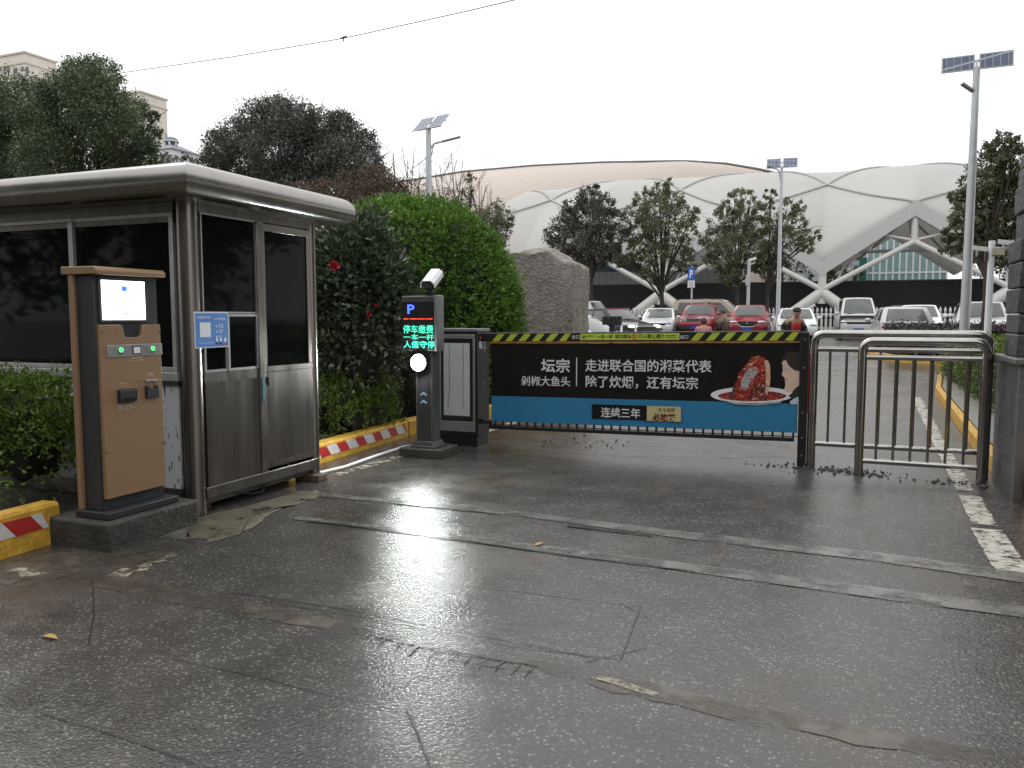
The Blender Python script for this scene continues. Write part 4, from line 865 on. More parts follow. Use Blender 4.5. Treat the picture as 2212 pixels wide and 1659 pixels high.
bare('bare_shrub', 'leafless twiggy shrub in front of the tan roof', 985, 24.5, [(950, 355), (975, 330), (1000, 345), (1020, 370), (1050, 400), (1075, 425), (940, 380), (1035, 385), (1060, 440)], 32)
tree('shrub', 'sparse brown bush among the bare twigs behind dome', 900, 25, [(880, 415, 30), (920, 420, 26), (960, 425, 26), (850, 395, 24), (895, 385, 14), (1000, 450, 26)], .075, .8, LM_BR, 33, .05, .6, cat='shrub', fork=.3, spread=.35)
# ------------------------------------------------------------------ car park trees
tree('tree', 'leftmost car park tree, dense, beside the boulder', 1275, 46, [(1270, 430, 32), (1245, 445, 28), (1300, 440, 30), (1225, 480, 34), (1265, 475, 44), (1310, 480, 39), (1200, 510, 28), (1240, 520, 44), (1290, 525, 44), (1330, 510, 30), (1280, 555, 37), (1235, 555, 30), (1320, 545, 28), (1285, 410, 15), (1265, 590, 20)],
     .16, 3.4, LM_T2, 41, .15, 1.6, per=24, spread=.20, fork=.45)
tree('tree', 'tallest car park tree with open fan of limbs', 1428, 46, [(1425, 412, 26), (1395, 430, 28), (1450, 430, 28), (1375, 460, 30), (1420, 460, 39), (1475, 465, 34), (1380, 500, 34), (1430, 505, 41), (1485, 500, 28), (1375, 540, 32), (1420, 550, 32), (1465, 545, 37), (1500, 460, 15), (1365, 565, 26), (1480, 570, 26), (1400, 580, 24), (1445, 398, 13), (1345, 560, 20)],
     .15, 3.0, LM_T3, 42, .16, 1.6, per=24, spread=.20, fork=.3)
tree('tree', 'yellowish car park tree left of the middle solar lamp', 1590, 45, [(1600, 425, 25), (1580, 445, 27), (1620, 450, 27), (1560, 480, 30), (1600, 485, 37), (1640, 490, 30), (1540, 520, 30), (1580, 530, 40), (1630, 535, 35), (1560, 565, 30), (1605, 575, 33), (1650, 570, 25), (1535, 555, 20), (1575, 600, 27)],
     .15, 2.9, LM_T3, 43, .14, 1.4, per=24, spread=.20, fork=.35)
tree('tree', 'loose car park tree right of the middle solar lamp', 1655, 45.5, [(1665, 420, 18), (1660, 445, 20), (1700, 455, 27), (1725, 450, 20), (1680, 485, 33), (1725, 490, 28), (1750, 510, 22), (1700, 520, 35), (1740, 535, 22), (1665, 545, 30), (1640, 575, 22), (1690, 560, 25)],
     .15, 2.7, LM_T3, 44, .12, 1.4, per=24, spread=.20, fork=.35)
tree('tree', 'large dark tree at right edge behind the tall solar lamp', 2128, 30, [(2165, 318, 34), (2190, 345, 39), (2130, 360, 39), (2175, 380, 48), (2110, 400, 41), (2150, 430, 53), (2200, 420, 51), (2085, 430, 30), (2095, 465, 37), (2150, 490, 48), (2195, 490, 46), (2065, 500, 30), (2100, 515, 34), (2140, 540, 34), (2060, 530, 28), (2190, 560, 34), (2110, 550, 25), (2065, 425, 18), (2185, 300, 16)],
     .12, 4.6, LM_T3, 45, .17, 1.5, per=24, spread=.20, fork=.45)
# ------------------------------------------------------------------ planting by the railing and the island
def strip(name, label, x0, x1, y0, y1, z0, h, leaf, n, lm, seed, cat='hedge', z_by_g=True, core=True):
    rng = np.random.default_rng(seed); t = thing(name, label, cat, ((x0+x1)/2, (y0+y1)/2, G((y0+y1)/2)+z0))
    f = rng.random(n); X = rng.uniform(x0, x1, n); Yv = rng.uniform(y0, y1, n); Z = np.full(n, h)+rng.normal(size=n)*.03
    s = f < .62; side = rng.integers(0, 4, n)
    X = np.where(s & (side == 0), x0, X); X = np.where(s & (side == 1), x1, X); Yv = np.where(s & (side >= 2), y0, Yv)
    Z = np.where(s, rng.uniform(.05, 1, n)*h, Z)
    P = np.stack([X, Yv, Z], 1)+rng.normal(size=(n, 3))*.05; P[:, 2] += np.array([G(a) for a in P[:, 1]])+z0
    leaf_mesh('foliage', P, rng.normal(size=(n, 3))+np.array([0, 0, .5]), leaf, .5, lm, t, rng)
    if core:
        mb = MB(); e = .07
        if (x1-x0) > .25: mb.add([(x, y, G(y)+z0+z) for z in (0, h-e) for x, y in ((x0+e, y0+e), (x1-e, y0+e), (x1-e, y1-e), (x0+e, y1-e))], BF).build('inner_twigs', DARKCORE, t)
    return t
strip('low_hedge', 'green clipped hedge running along the pavement behind steel railing', 1.95, 2.6, 10.6, 19, .16, .82, .06, 14000, LM_LOW, 51)
strip('purple_hedge', 'dark reddish hedge between granite wall and green hedge', 1.75, 3.4, 9.0, 10.4, .12, .98, .055, 9000, LM_PUR, 52)
one('gravel_bed', None, None, MB().add([(1.2, 25.6, .30), (7, 21.7, .25), (14, 24, .3), (14, 31, .42), (1.2, 29.5, .40), (.8, 27.5, .34)], [tuple(range(6))]), SOIL, smooth=0)['kind'] = 'structure'
strip('purple_hedge', 'dark low hedge on planted island behind curved yellow kerb', 1.4, 9, 25.2, 29, .18, .78, .085, 15000, LM_PUR, 53)
strip('low_hedge', 'small yellow green shrub at front of the planted island', 3.2, 4.4, 24.3, 25.0, .15, .55, .08, 1500, LM_YG, 54, cat='shrub')
strip('low_hedge', 'yellow green shrub patch near right end of planted island', 5.4, 6.4, 23.6, 24.4, .15, .6, .08, 1300, LM_YG, 55, cat='shrub')
strip('low_hedge', 'green leafy hedge on right beyond the pillar, yellowish top', 5.4, 8.4, 17.5, 19.5, .1, 1.0, .08, 4000, LM_LOW, 56)
GR = leafmat('grass_blade', (.03, .06, .008), (.11, .18, .03), .5, .3)
rng = np.random.default_rng(60); n = 14000; X = rng.uniform(-8, 26, n); Yv = 46.9+rng.uniform(0, 1.2, n); P = np.stack([X, Yv, .5+.1+rng.random(n)*.12], 1)
o = leaf_mesh('grass', P, rng.normal(size=(n, 3))*.4+np.array([0, 0, 1]), .18, .14, GR, None, rng); o['kind'] = 'stuff'
struct('verge', MB().box((-12, 46.8, .3), (30, 48.6, .62)), SOIL)
# unseen trees mirrored in booth glass and steel; those behind the viewer are added
def unseen_tree(label, x, y, h, seed):
    rng = np.random.default_rng(seed); t = thing('unseen_tree', label, 'tree', (x, y, G(y)), 'street trees round the gate')
    lumps = [((x+rng.uniform(-.32, .32)*h, y+rng.uniform(-.32, .32)*h, h*rng.uniform(.3, .85)), h*rng.uniform(.16, .24)) for _ in range(12)]
    trunk_mb((x, y, G(y)), lumps, .18, rng, .35).build('trunk', BARK, t); P, Dr = crown(lumps, .3, 2.2, rng, 10); leaf_mesh('crown', P, Dr, .3, .55, LM_T1, t, rng)
for i, (x, y, h, l) in enumerate([(10.5, 20, 9.5, 'dark street tree beyond the slate pillar'), (14, 13.5, 10, 'dark street tree far to right of the slate pillar'), (8, 13, 8, 'dark street tree just behind the slate pillar'), (12, 6, 9, 'dark street tree beside the granite wall'),
    (-9, -9, 10, 'unseen tree added for reflections, across road behind the viewer'), (-16, -4, 10, 'unseen tree added for reflections, left across the road'), (-2, -14, 11, 'unseen tree added for reflections, facing the gate from behind'), (7, -10, 10, 'unseen tree added for reflections, right of the approach road')]): unseen_tree(l, x, y, h, 200+i)

# unseen terrace added behind the viewer to be mirrored in booth steel and glass
tb = thing('unseen_terrace', 'unseen brown terrace added for reflections, across the street', 'building', (-5, -32, 0))
MB().box((-45, -42, 0), (40, -32, 13)).build('wall', mat('terrace_render', (.16, .135, .115), .8, var=.15, vscale=.4), tb)
for z in (2.2, 5.6, 9.2): MB().box((-44, -32, z), (39, -31.95, z+1.5)).build('window_band', mat('terrace_window', (.03, .035, .04), .2), tb)
# ------------------------------------------------------------------ parked cars
CGL = mat('car_glass', (.085, .092, .093), .05, 0, var=.3, vscale=1.5, spec=.7); TYRE = mat('tyre_rubber', (.015, .015, .015), .8); RIM = mat('alloy_rim', (.35, .36, .37), .3, .8)
BLKP = mat('black_plastic', (.014, .014, .015), .5); HLM = mat('headlight_glass', (.50, .53, .56), .12, .3, var=.3, vscale=12); HLON = mat('headlight_lit', (.9, .9, .9), .2, emit=(1, 1, .97), es=2.0)
TLM = mat('taillight_red', (.30, .012, .012), .2); PLB = mat('plate_blue', (.02, .07, .40), .4, var=.03); CHROME = mat('chrome', (.55, .56, .57), .18, .9)
def paint(n, c, me=.0): return mat('paint_'+n, c, .28, me, var=.03, coat=.7, vscale=2)
def car(label, cat, loc, head, pm, L_=4.6, W_=1.8, H_=1.46, belt=.93, hood=.80, deck=.98, xa=1.05, xb=.30, xc=-1.05, xd=-1.75, nose=.62, clear=.22, grille='bar', rails=False, lit=False, wheel=.31, rear=False, name='parked_car', pillar=(.46, .52), name2=None, mouth=.5, deckx=None):
    t = thing(name, label, cat, loc, 'cars and vans in the car park', rz=math.radians(head)+1e-6); hw = W_/2; f = L_/2
    st = [(f, clear+.12, nose-.02, nose+.0, hw*.72), (f-.06, clear+.04, nose+.05, nose+.08, hw*.84), (f-.22, clear, nose+.10, nose+.16, hw*.94), (f-.6, clear-.02, hood-.02, hood+.05, hw), ((f-.6+xa)/2, clear-.02, (hood+belt)/2, (hood+belt)/2+.07, hw), (xa-.02, clear-.02, belt, belt+.05, hw), (0, clear-.02, belt+.01, belt+.02, hw), (xd+.25, clear-.02, belt+.02, belt+.03, hw),
          (min(xd, -f+.55)-.0, clear, deck-.05, deck, hw*.97), (-f+.14, clear+.04, deck-.10, deck-.02, hw*.92), (-f, clear+.14, deck-.24, deck-.16, hw*.80)]
    b = MB(); vs = []; n = 14
    for x, zb, zs, zt, h in st:
        half = [(0, zb), (h*.86, zb), (h*.97, zb+.10), (h, zb+(zs-zb)*.45), (h*.985, zs-.10), (h*.93, zs-.01), (h*.55, zt-.005), (0, zt)]
        ring = [(x, y, z) for y, z in half]+[(x, -y, z) for y, z in half[-2:0:-1]]; vs += ring
    n = 14; fs = [(i*n+j, i*n+(j+1) % n, (i+1)*n+(j+1) % n, (i+1)*n+j) for i in range(len(st)-1) for j in range(n)]+[tuple(reversed(range(n))), tuple(range((len(st)-1)*n, len(st)*n))]
    b.add(vs, fs)
    w0, w1 = hw*.93, hw*.74; zr = H_
    def Sf(tt, h, o=0.):
        hh = h; z = belt-.02+(zr-.02-(belt-.02))*hh; fx = xa+(xb-xa)*(hh**1.12)+.0; rx = xd+(xc-xd)*(hh**1.25); wy = w0+(w1-w0)*(hh**1.3)
        k = int(tt) % 4; r = tt-int(tt)
        if k == 0: y = wy*(1-2*r); return Vector((fx+.10*(1-(2*r-1)**2)+o*.9, y, z+o*.5+.03*(1-(2*r-1)**2)*hh))
        if k == 1: return Vector((fx+(rx-fx)*r, -wy-o-.012*math.sin(math.pi*r), z))
        if k == 2: y = -wy*(1-2*r); return Vector((rx-.07*(1-(2*r-1)**2)-o, y, z+o*.3))
        return Vector((rx+(fx-rx)*r, wy+o+.012*math.sin(math.pi*r), z))
    m = 24
    b.grid(lambda a, c: Sf((a*4) % 4 if a < 1 else 0., c), m*2, 6)
    top = [Sf(i*4/48, 1.0) for i in range(48)]; cx_ = sum((p.x for p in top))/48; k0 = len(b.v)
    b.add(top+[Vector((cx_+(p.x-cx_)*.8, p.y*.8, zr+.012)) for p in top]+[Vector((cx_, 0, zr+.028))], [(i, (i+1) % 48, 48+(i+1) % 48, 48+i) for i in range(48)]+[(48+i, 48+(i+1) % 48, 96) for i in range(48)])
    body = b.build('body', pm, t, local=True, smooth=38)
    def patch(name, t0, t1, h0, h1, mm=CGL, o=.007): return MB().grid(lambda a, c: Sf(t0+(t1-t0)*a, h0+(h1-h0)*c, o), 10, 6).build(name, mm, t, local=True, smooth=60)
    patch('windscreen', .07, .93, .12, .92); patch('rear_window', 2.10, 2.90, .16, .90)
    for s, e in ((1.10, 1+pillar[0]), (1+pillar[1], 1.90)): patch('side_window', s, e, .10, .86); patch('side_window', 5-e, 5-s, .10, .86)
    MB().tube([(f-.55 if False else xa+.02, hw*.5, belt+.075), (xa+.02, -hw*.1, belt+.085)], .012, 5).tube([(xa+.03, -hw*.05, belt+.08), (xa+.03, -hw*.6, belt+.07)], .012, 5).build('wipers', BLKP, t, local=True)
    for s in (1, -1):
        mr = MB().ball((xa-.28, s*(hw+.10), belt+.09), .07, .11, .075, 10, 7); mr.bar((xa-.25, s*(hw-.06), belt+.02), (xa-.27, s*(hw+.06), belt+.05), .05, .04); mr.build('wing_mirror', pm, t, local=True)
        hl = MB(); hz = nose+.06
        if grille == 'slots': hl.box((f-.12, s*hw*.60-.14, hz-.02), (f-.035, s*hw*.60+.16, hz+.12))
        else: hl.ball((f-.20, s*hw*.70, hz+.02), .20, .21, .078, 12, 8)
        hl.build('headlight', HLON if lit else HLM, t, local=True, bevel=.01 if grille == 'slots' else 0)
        MB().ball((f-.10, s*hw*.66, clear+.20), .06, .10, .04, 8, 6).build('fog_lamp', BLKP, t, local=True)
        tl = MB()
        if H_ > 1.55 or name2 == 'hatch': tl.box((-f+.0, s*hw*.72-.10, deck-.30), (-f+.16, s*hw*.72+.12, deck+.06 if H_ < 1.7 else deck+.25))
        else: tl.ball((-f+.10, s*hw*.66, deck-.19), .10, .22, .09, 10, 6)
        tl.build('tail_light', TLM, t, local=True)
    gz = nose-.06
    if grille == 'slots':
        g = MB().box((f-.03, -hw*.44, nose+.03), (f+.012, hw*.44, nose+.19)).build('grille', CHROME, t, local=True, bevel=.008); sl = MB()
        for i in range(7): y = -hw*.38+i*hw*.76/6; sl.box((f+.008, y-.030, nose+.05), (f+.0165, y+.030, nose+.17))
        sl.build('grille_slots', BLKP, g, local=True)
        MB().box((f-.1, -hw*.80, clear+.10), (f+.03, hw*.80, clear+.28)).build('lower_bumper', BLKP, t, local=True, bevel=.02)
        MB().box((f-.1, -hw*.78, clear+.30), (f+.025, hw*.78, clear+.40)).build('bumper_beam', pm, t, local=True, bevel=.02)
    elif grille == 'wide':
        poly = [(-.52, .16), (.52, .16), (.44, .02), (.28, -.10), (-.28, -.10), (-.44, .02)]
        g = MB().prism([(a*hw*1.05, c) for a, c in poly], (f-.04, 0, nose-.05), (0, 1, 0), (0, 0, 1), (.055, 0, 0)).build('grille', BLKP, t, local=True)
        P = [Vector((f+.018, a*hw*1.05, nose-.05+c)) for a, c in poly]; MB().tube(P[2:]+[P[0]] if False else [P[0], P[5], P[4], P[3], P[2], P[1]], .018, 6).tube([Vector((f+.015, 0, nose+.03)), Vector((f+.024, 0, nose+.03))], .05, 14).build('grille_trim', CHROME, g, local=True)
        for s in (1, -1): MB().prism([(s*hw*.62, 0), (s*hw*.86, .10), (s*hw*.84, -.12)] if s > 0 else [(s*hw*.62, 0), (s*hw*.84, -.12), (s*hw*.86, .10)], (f-.12, 0, clear+.2), (0, 1, 0), (0, 0, 1), (.08, 0, 0)).build('air_intake', BLKP, t, local=True)
    else:
        MB().box((f-.06, -hw*mouth, gz+.03), (f+.012, hw*mouth, gz+.12)).build('grille', BLKP, t, local=True, bevel=.01)
        MB().box((f-.02, -hw*mouth*1.05, gz+.125), (f+.014, hw*mouth*1.05, gz+.15)).build('grille_trim', CHROME, t, local=True, bevel=.005)
        MB().box((f-.06, -hw*.5, clear+.13), (f+.010, hw*.5, clear+.22)).build('air_intake', BLKP, t, local=True, bevel=.01)
    MB().box((f+.018, -.22, clear+.16 if grille != 'wide' else clear+.13), (f+.034, .22, clear+.28 if grille != 'wide' else clear+.26)).build('number_plate', PLB, t, local=True)
    MB().box((-f-.02, -.22, deck-.42), (-f+.05, .22, deck-.30)).build('number_plate', PLB, t, local=True)
    if rails:
        for s in (1, -1): MB().tube([(xb-.1, s*w1*.93, zr-.02), (xb-.25, s*w1*.93, zr+.05), (xc+.3, s*w1*.93, zr+.05), (xc+.1, s*w1*.93, zr-.02)], .022, 6).build('roof_rail', BLKP if rails == 'black' else CHROME, t, local=True)
    for x in (f-.88, -f+.92):
        for s in (1, -1):
            MB().tube([(x, s*(hw-.20), wheel), (x, s*(hw+.004), wheel)], wheel+.055, 22).build('wheel_arch', BLKP, t, local=True)
            wh = MB().tube([(x, s*(hw-.19), wheel), (x, s*(hw-.01), wheel), (x, s*(hw+.012), wheel)], [wheel, wheel, wheel*.93], 22).build('wheel', TYRE, t, local=True)
            r = MB().tube([(x, s*(hw+.0), wheel), (x, s*(hw+.018), wheel)], wheel*.66, 20)
            for i in range(5): a = i*2*math.pi/5; r.bar((x, s*(hw+.022), wheel), (x+wheel*.6*math.cos(a), s*(hw+.022), wheel+wheel*.6*math.sin(a)), .05, .02, (0, 1, 0))
            r.build('rim', RIM, wh, local=True)
    return t
WHTP = paint('white', (.66, .67, .68)); REDP = paint('red', (.26, .012, .022)); BLKC = mat('paint_black', (.010, .010, .011), .3, 0, var=.03, coat=.2, spec=.3); BEIP = paint('beige', (.42, .34, .26), .25); SILP = paint('silver', (.46, .47, .47), .35); VANP = paint('van_white', (.56, .56, .55))
QC = 41.2
def front(u, q, L_, dyaw=0):   # car nose at picture column u on line q, facing the camera side
    x = pu(u, q); return (x, q+L_/2, G(q+L_/2)), -90+dyaw
def put(label, cat, u, q, pm, dyaw=0, L_=4.6, **k):
    loc, h = front(u, q, L_, dyaw); return car(label, cat, loc, h, pm, L_=L_, **k)
put('white sedan facing gate between black sedan and red off-roader', 'car', 1407, 40.0, WHTP, 3, 4.7, W_=1.82, mouth=.62)
put('red off-roader with bright slotted grille and roof rails', 'car', 1500, QC, REDP, 0, 4.4, W_=1.84, H_=1.66, belt=1.08, hood=.98, deck=1.10, nose=.76, xa=.98, xb=.45, xc=-1.75, xd=-2.1, grille='slots', rails='black', wheel=.35, clear=.26)
put('red crossover with wide dark grille and blue plate', 'car', 1610, 40.2, REDP, 2, 4.57, W_=1.84, H_=1.60, belt=1.0, hood=.90, deck=1.05, nose=.68, xa=1.0, xb=.35, xc=-1.5, xd=-2.05, grille='wide', wheel=.34)
put('white sedan behind the man in black jacket', 'car', 1712, 37.2, WHTP, 5, 4.63, W_=1.78, H_=1.44, mouth=.3)
put('pale minivan with short nose beside white picket fence', 'van', 1848, 39.6, VANP, 4, 3.9, W_=1.62, H_=1.90, belt=1.10, hood=1.0, deck=1.1, nose=.72, xa=1.72, xb=1.05, xc=-1.75, xd=-1.92, name='parked_van', wheel=.28, pillar=(.34, .38), mouth=.62)
put('white car mostly hidden behind the silver hatchback', 'car', 1993, 38.6, WHTP, 0, 4.5, W_=1.8, H_=1.56, belt=.98, deck=1.0, xc=-1.4, xd=-2.0)
put('silver off-roader facing camera beside tall solar lamp', 'car', 2138, 33.4, SILP, -4, 4.5, W_=1.84, H_=1.68, belt=1.05, hood=.96, deck=1.10, nose=.74, xa=1.0, xb=.40, xc=-1.75, xd=-2.1, wheel=.35, mouth=.45)
x = pu(1952, 30.4); car('silver hatchback seen from behind, rear window towards the railing', 'car', (x, 32.6, G(32.6)), 93, SILP, L_=4.4, W_=1.80, H_=1.50, belt=.95, deck=1.0, xc=-1.45, xd=-2.05)
x = pu(1345, 45.5); car('red hatchback behind the black sedan near the boulder', 'car', (x-.2, 45.0, .5), -72, REDP, L_=4.0, W_=1.7, H_=1.50, belt=.95, deck=1.0, xc=-1.4, xd=-1.85)
x = pu(1322, 34.5); car('black sedan turning in the car park with lit headlight', 'car', (x-.3, 35.6, G(35.6)), -37, BLKC, L_=4.95, W_=1.86, H_=1.46, belt=.94, lit=True)
x = pu(1350, 19.2); car('white sedan partly hidden by boulder, boot towards the black sign', 'car', (x-2.3, 19.6, G(19.6)), 172, WHTP, L_=4.6, W_=1.78, H_=1.43)
x = pu(1541, 46.7); car('beige people carrier parked sideways behind the red off-roader', 'van', (x, 46.75, .5), -3, BEIP, L_=4.75, W_=1.7, H_=1.95, belt=1.15, hood=1.06, deck=1.2, nose=.78, xa=1.55, xb=.65, xc=-2.1, xd=-2.3, name='parked_van', pillar=(.36, .41), rails=True)
x = pu(1262, 44); car('white van mostly hidden by boulder beside red hatchback', 'van', (x-1.1, 46.6, .5), -20, WHTP, L_=4.2, W_=1.65, H_=1.95, belt=1.1, hood=1.0, deck=1.1, nose=.72, xa=1.75, xb=1.1, xc=-1.9, xd=-2.05, name='parked_van')
# ------------------------------------------------------------------ black sign box and trestle inside the gate
p = dep(1322, 690, 19); bs = thing('black_sign', 'black rectangular sign box on a post inside the gate', 'sign', (p.x, p.y, G(p.y)))
a, b = dep(1300, 702, 19), dep(1345, 683, 19); MB().box((a.x, p.y-.06, a.z), (b.x, p.y+.06, b.z)).build('sign_box', BLKP, bs, bevel=.008)
MB().box((p.x-.06, p.y-.03, G(p.y)), (p.x+.06, p.y+.03, a.z)).build('post', BLKP, bs)
bo = MB()
for u in (1313, 1333): e = dep(u, 687, 18.9); bo.tube([(e.x, p.y-.068, e.z), (e.x, p.y-.06, e.z)], .012, 8)
bo.build('screws', CHROME, bs)
p = dep(1358, 700, 20); g = G(p.y); ts = thing('trestle', 'white folding trestle barrier beside the black sign box', 'trestle', (p.x, p.y, g)); zt = dep(1358, 699, 20).z
for s in (-.17, .17):
    MB().bar((p.x+s, p.y, zt), (p.x+s*1.35, p.y-.25, g), .035, .025).build('leg', WM, ts); MB().bar((p.x+s, p.y, zt), (p.x+s*1.35, p.y+.25, g), .035, .025).build('leg', WM, ts)
MB().bar((p.x-.24, p.y, zt), (p.x+.24, p.y, zt), .05, .07).bar((p.x-.2, p.y-.09, zt-.32), (p.x+.2, p.y-.09, zt-.32), .03, .05).build('cross_board', WM, ts)
# ------------------------------------------------------------------ people
def skinned(name, joints, edges, m, parent, lv=2):
    me = bpy.data.meshes.new(name); me.from_pydata([j[:3] for j in joints], edges, []); me.update(); o = link(name, me, m, parent)
    o.modifiers.new('skin', 'SKIN'); sv = me.skin_vertices[0].data
    for i, j in enumerate(joints): r = j[3]; sv[i].radius = (r, r) if not isinstance(r, tuple) else r
    sv[0].use_root = True
    s = o.modifiers.new('sub', 'SUBSURF'); s.levels = lv; s.render_levels = lv
    for p_ in me.polygons: p_.use_smooth = True
    o.modifiers['skin'].use_smooth_shade = True; return o
SKIN = mat('skin', (.42, .24, .17), .55, var=.08); CLB = mat('black_jacket', (.014, .014, .016), .75, bump=.4, bscale=20); CLR = mat('red_shirt', (.38, .02, .025), .75, bump=.3, bscale=25)
CLP = mat('pink_coat', (.40, .18, .19), .8, bump=.4, bscale=18); CLM = mat('maroon_hood', (.09, .035, .04), .8); TRS = mat('dark_trousers', (.025, .027, .035), .8); SHO = mat('dark_shoe', (.02, .02, .02), .6); HRM = mat('black_hair', (.012, .010, .009), .6)
def hand(joints, edges, wr, d, side, s=1.):
    """palm, four curled fingers and a side thumb from wrist index wr, hanging along d"""
    w_ = Vector(joints[wr][:3]); d = Vector(d).normalized(); a = Vector((side, 0, 0)); a = (a-d*a.dot(d)).normalized(); n = d.cross(a)
    k = len(joints); joints.append((*(w_+d*.055*s), .026*s)); edges.append((wr, k)); pk = k
    for i, (o, l) in enumerate(((-.03, .062), (-.01, .075), (.01, .07), (.03, .055))):
        b = len(joints); c0 = w_+d*.095*s+a*o*s; c1 = c0+d*l*.5*s+n*.01*s; c2 = c1+(d*.7+n*.7)*l*.45*s
        joints += [(*c0, .009*s), (*c1, .008*s), (*c2, .007*s)]; edges += [(pk, b), (b, b+1), (b+1, b+2)]
    b = len(joints); c0 = w_+d*.05*s-a*.035*s; joints += [(*c0, .010*s), (*(c0+d*.035*s-a*.015*s+n*.01*s), .008*s)]; edges += [(pk, b), (b, b+1)]
def person(label, loc, rz, s, J, build):
    t = thing('person', label, 'person', loc, rz=rz+1e-6); build(t, s); t.scale = (s, s, s); return t
def man(t, s):
    j = [(0, 0, .93, .12), (0, -.02, 1.10, .125), (0, -.07, 1.28, .14), (0, -.13, 1.40, .09), (0, -.18, 1.455, .055), (0, -.225, 1.53, .085), (0, -.245, 1.60, .088), (0, -.235, 1.655, .06),
         (-.17, -.10, 1.37, .062), (-.29, .02, 1.17, .045), (-.27, -.16, 1.00, .030), (.17, -.10, 1.37, .062), (.255, -.02, 1.15, .045), (.20, -.20, .98, .030),
         (-.10, 0, .86, .085), (-.11, -.03, .48, .06), (-.12, .02, .09, .042), (-.12, -.14, .04, .035), (.10, 0, .86, .085), (.12, .02, .48, .06), (.13, .06, .09, .042), (.13, -.10, .04, .035)]
    e = [(0, 1), (1, 2), (2, 3), (3, 4), (4, 5), (5, 6), (6, 7), (3, 8), (8, 9), (9, 10), (3, 11), (11, 12), (12, 13), (0, 14), (14, 15), (15, 16), (16, 17), (0, 18), (18, 19), (19, 20), (20, 21)]
    hand(j, e, 10, (.15, -.35, -.9), -1); hand(j, e, 13, (-.15, -.3, -.9), 1)
    skinned('body', j, e, SKIN, t)
    MB().ball((0, -.335, 1.575), .016, .03, .026, 8, 6).build('nose', SKIN, t, local=True)
    ey = MB()
    for sx in (-.034, .034): ey.ball((sx, -.318, 1.60), .012, .008, .006, 8, 5)
    ey.build('eyes', HRM, t, local=True); MB().ball((0, -.308, 1.535), .026, .010, .006, 8, 5).build('mouth', mat('lip', (.25, .09, .08), .6), t, local=True)
    er = MB()
    for sx in (-.09, .09): er.ball((sx, -.225, 1.59), .012, .025, .034, 8, 6)
    er.build('ears', SKIN, t, local=True)
    MB().ball((0, -.225, 1.635), .105, .115, .075, 16, 9, lambda d: 1 if d.z > -.25 else .97).build('hair', HRM, t, local=True)
    cp = MB(); cp.ball((0, -.222, 1.65), .112, .122, .078, 16, 9); cp.prism([(-.075, 0), (.075, 0), (.055, .075), (-.055, .075)], (0, -.32, 1.645), (1, 0, 0), (0, -.9, -.35), (0, 0, .012)); cp.build('cap', CLB, t, local=True)
    skinned('shirt', [(0, -.02, .90, .145), (0, -.045, 1.08, .15), (0, -.10, 1.25, .155), (0, -.15, 1.37, .11)], [(0, 1), (1, 2), (2, 3)], CLR, t)
    jk = [(0, .05, 1.36, .14), (0, .05, 1.15, .15), (0, .06, .92, .15), (-.19, -.07, 1.375, .095), (-.31, .03, 1.17, .075), (-.265, -.13, 1.03, .05), (.19, -.07, 1.375, .095), (.27, -.01, 1.15, .07), (.215, -.175, 1.01, .055), (-.17, -.05, 1.12, .09), (-.19, -.03, .90, .085), (.17, -.05, 1.12, .09), (.19, -.03, .90, .085)]
    skinned('jacket', jk, [(0, 1), (1, 2), (0, 3), (3, 4), (4, 5), (0, 6), (6, 7), (7, 8), (3, 9), (9, 10), (6, 11), (11, 12)], CLB, t)
    skinned('trousers', [(0, .02, .92, .15), (-.10, 0, .84, .11), (-.11, -.03, .48, .085), (-.12, .02, .12, .07), (.10, 0, .84, .11), (.12, .02, .48, .085), (.13, .06, .12, .07)], [(0, 1), (1, 2), (2, 3), (0, 4), (4, 5), (5, 6)], TRS, t)
    for x_, y_ in ((-.12, .02), (.13, .06)): skinned('shoe', [(x_, y_+.05, .05, .05), (x_, y_-.08, .045, .048), (x_, y_-.19, .035, .035)], [(0, 1), (1, 2)], SHO, t)
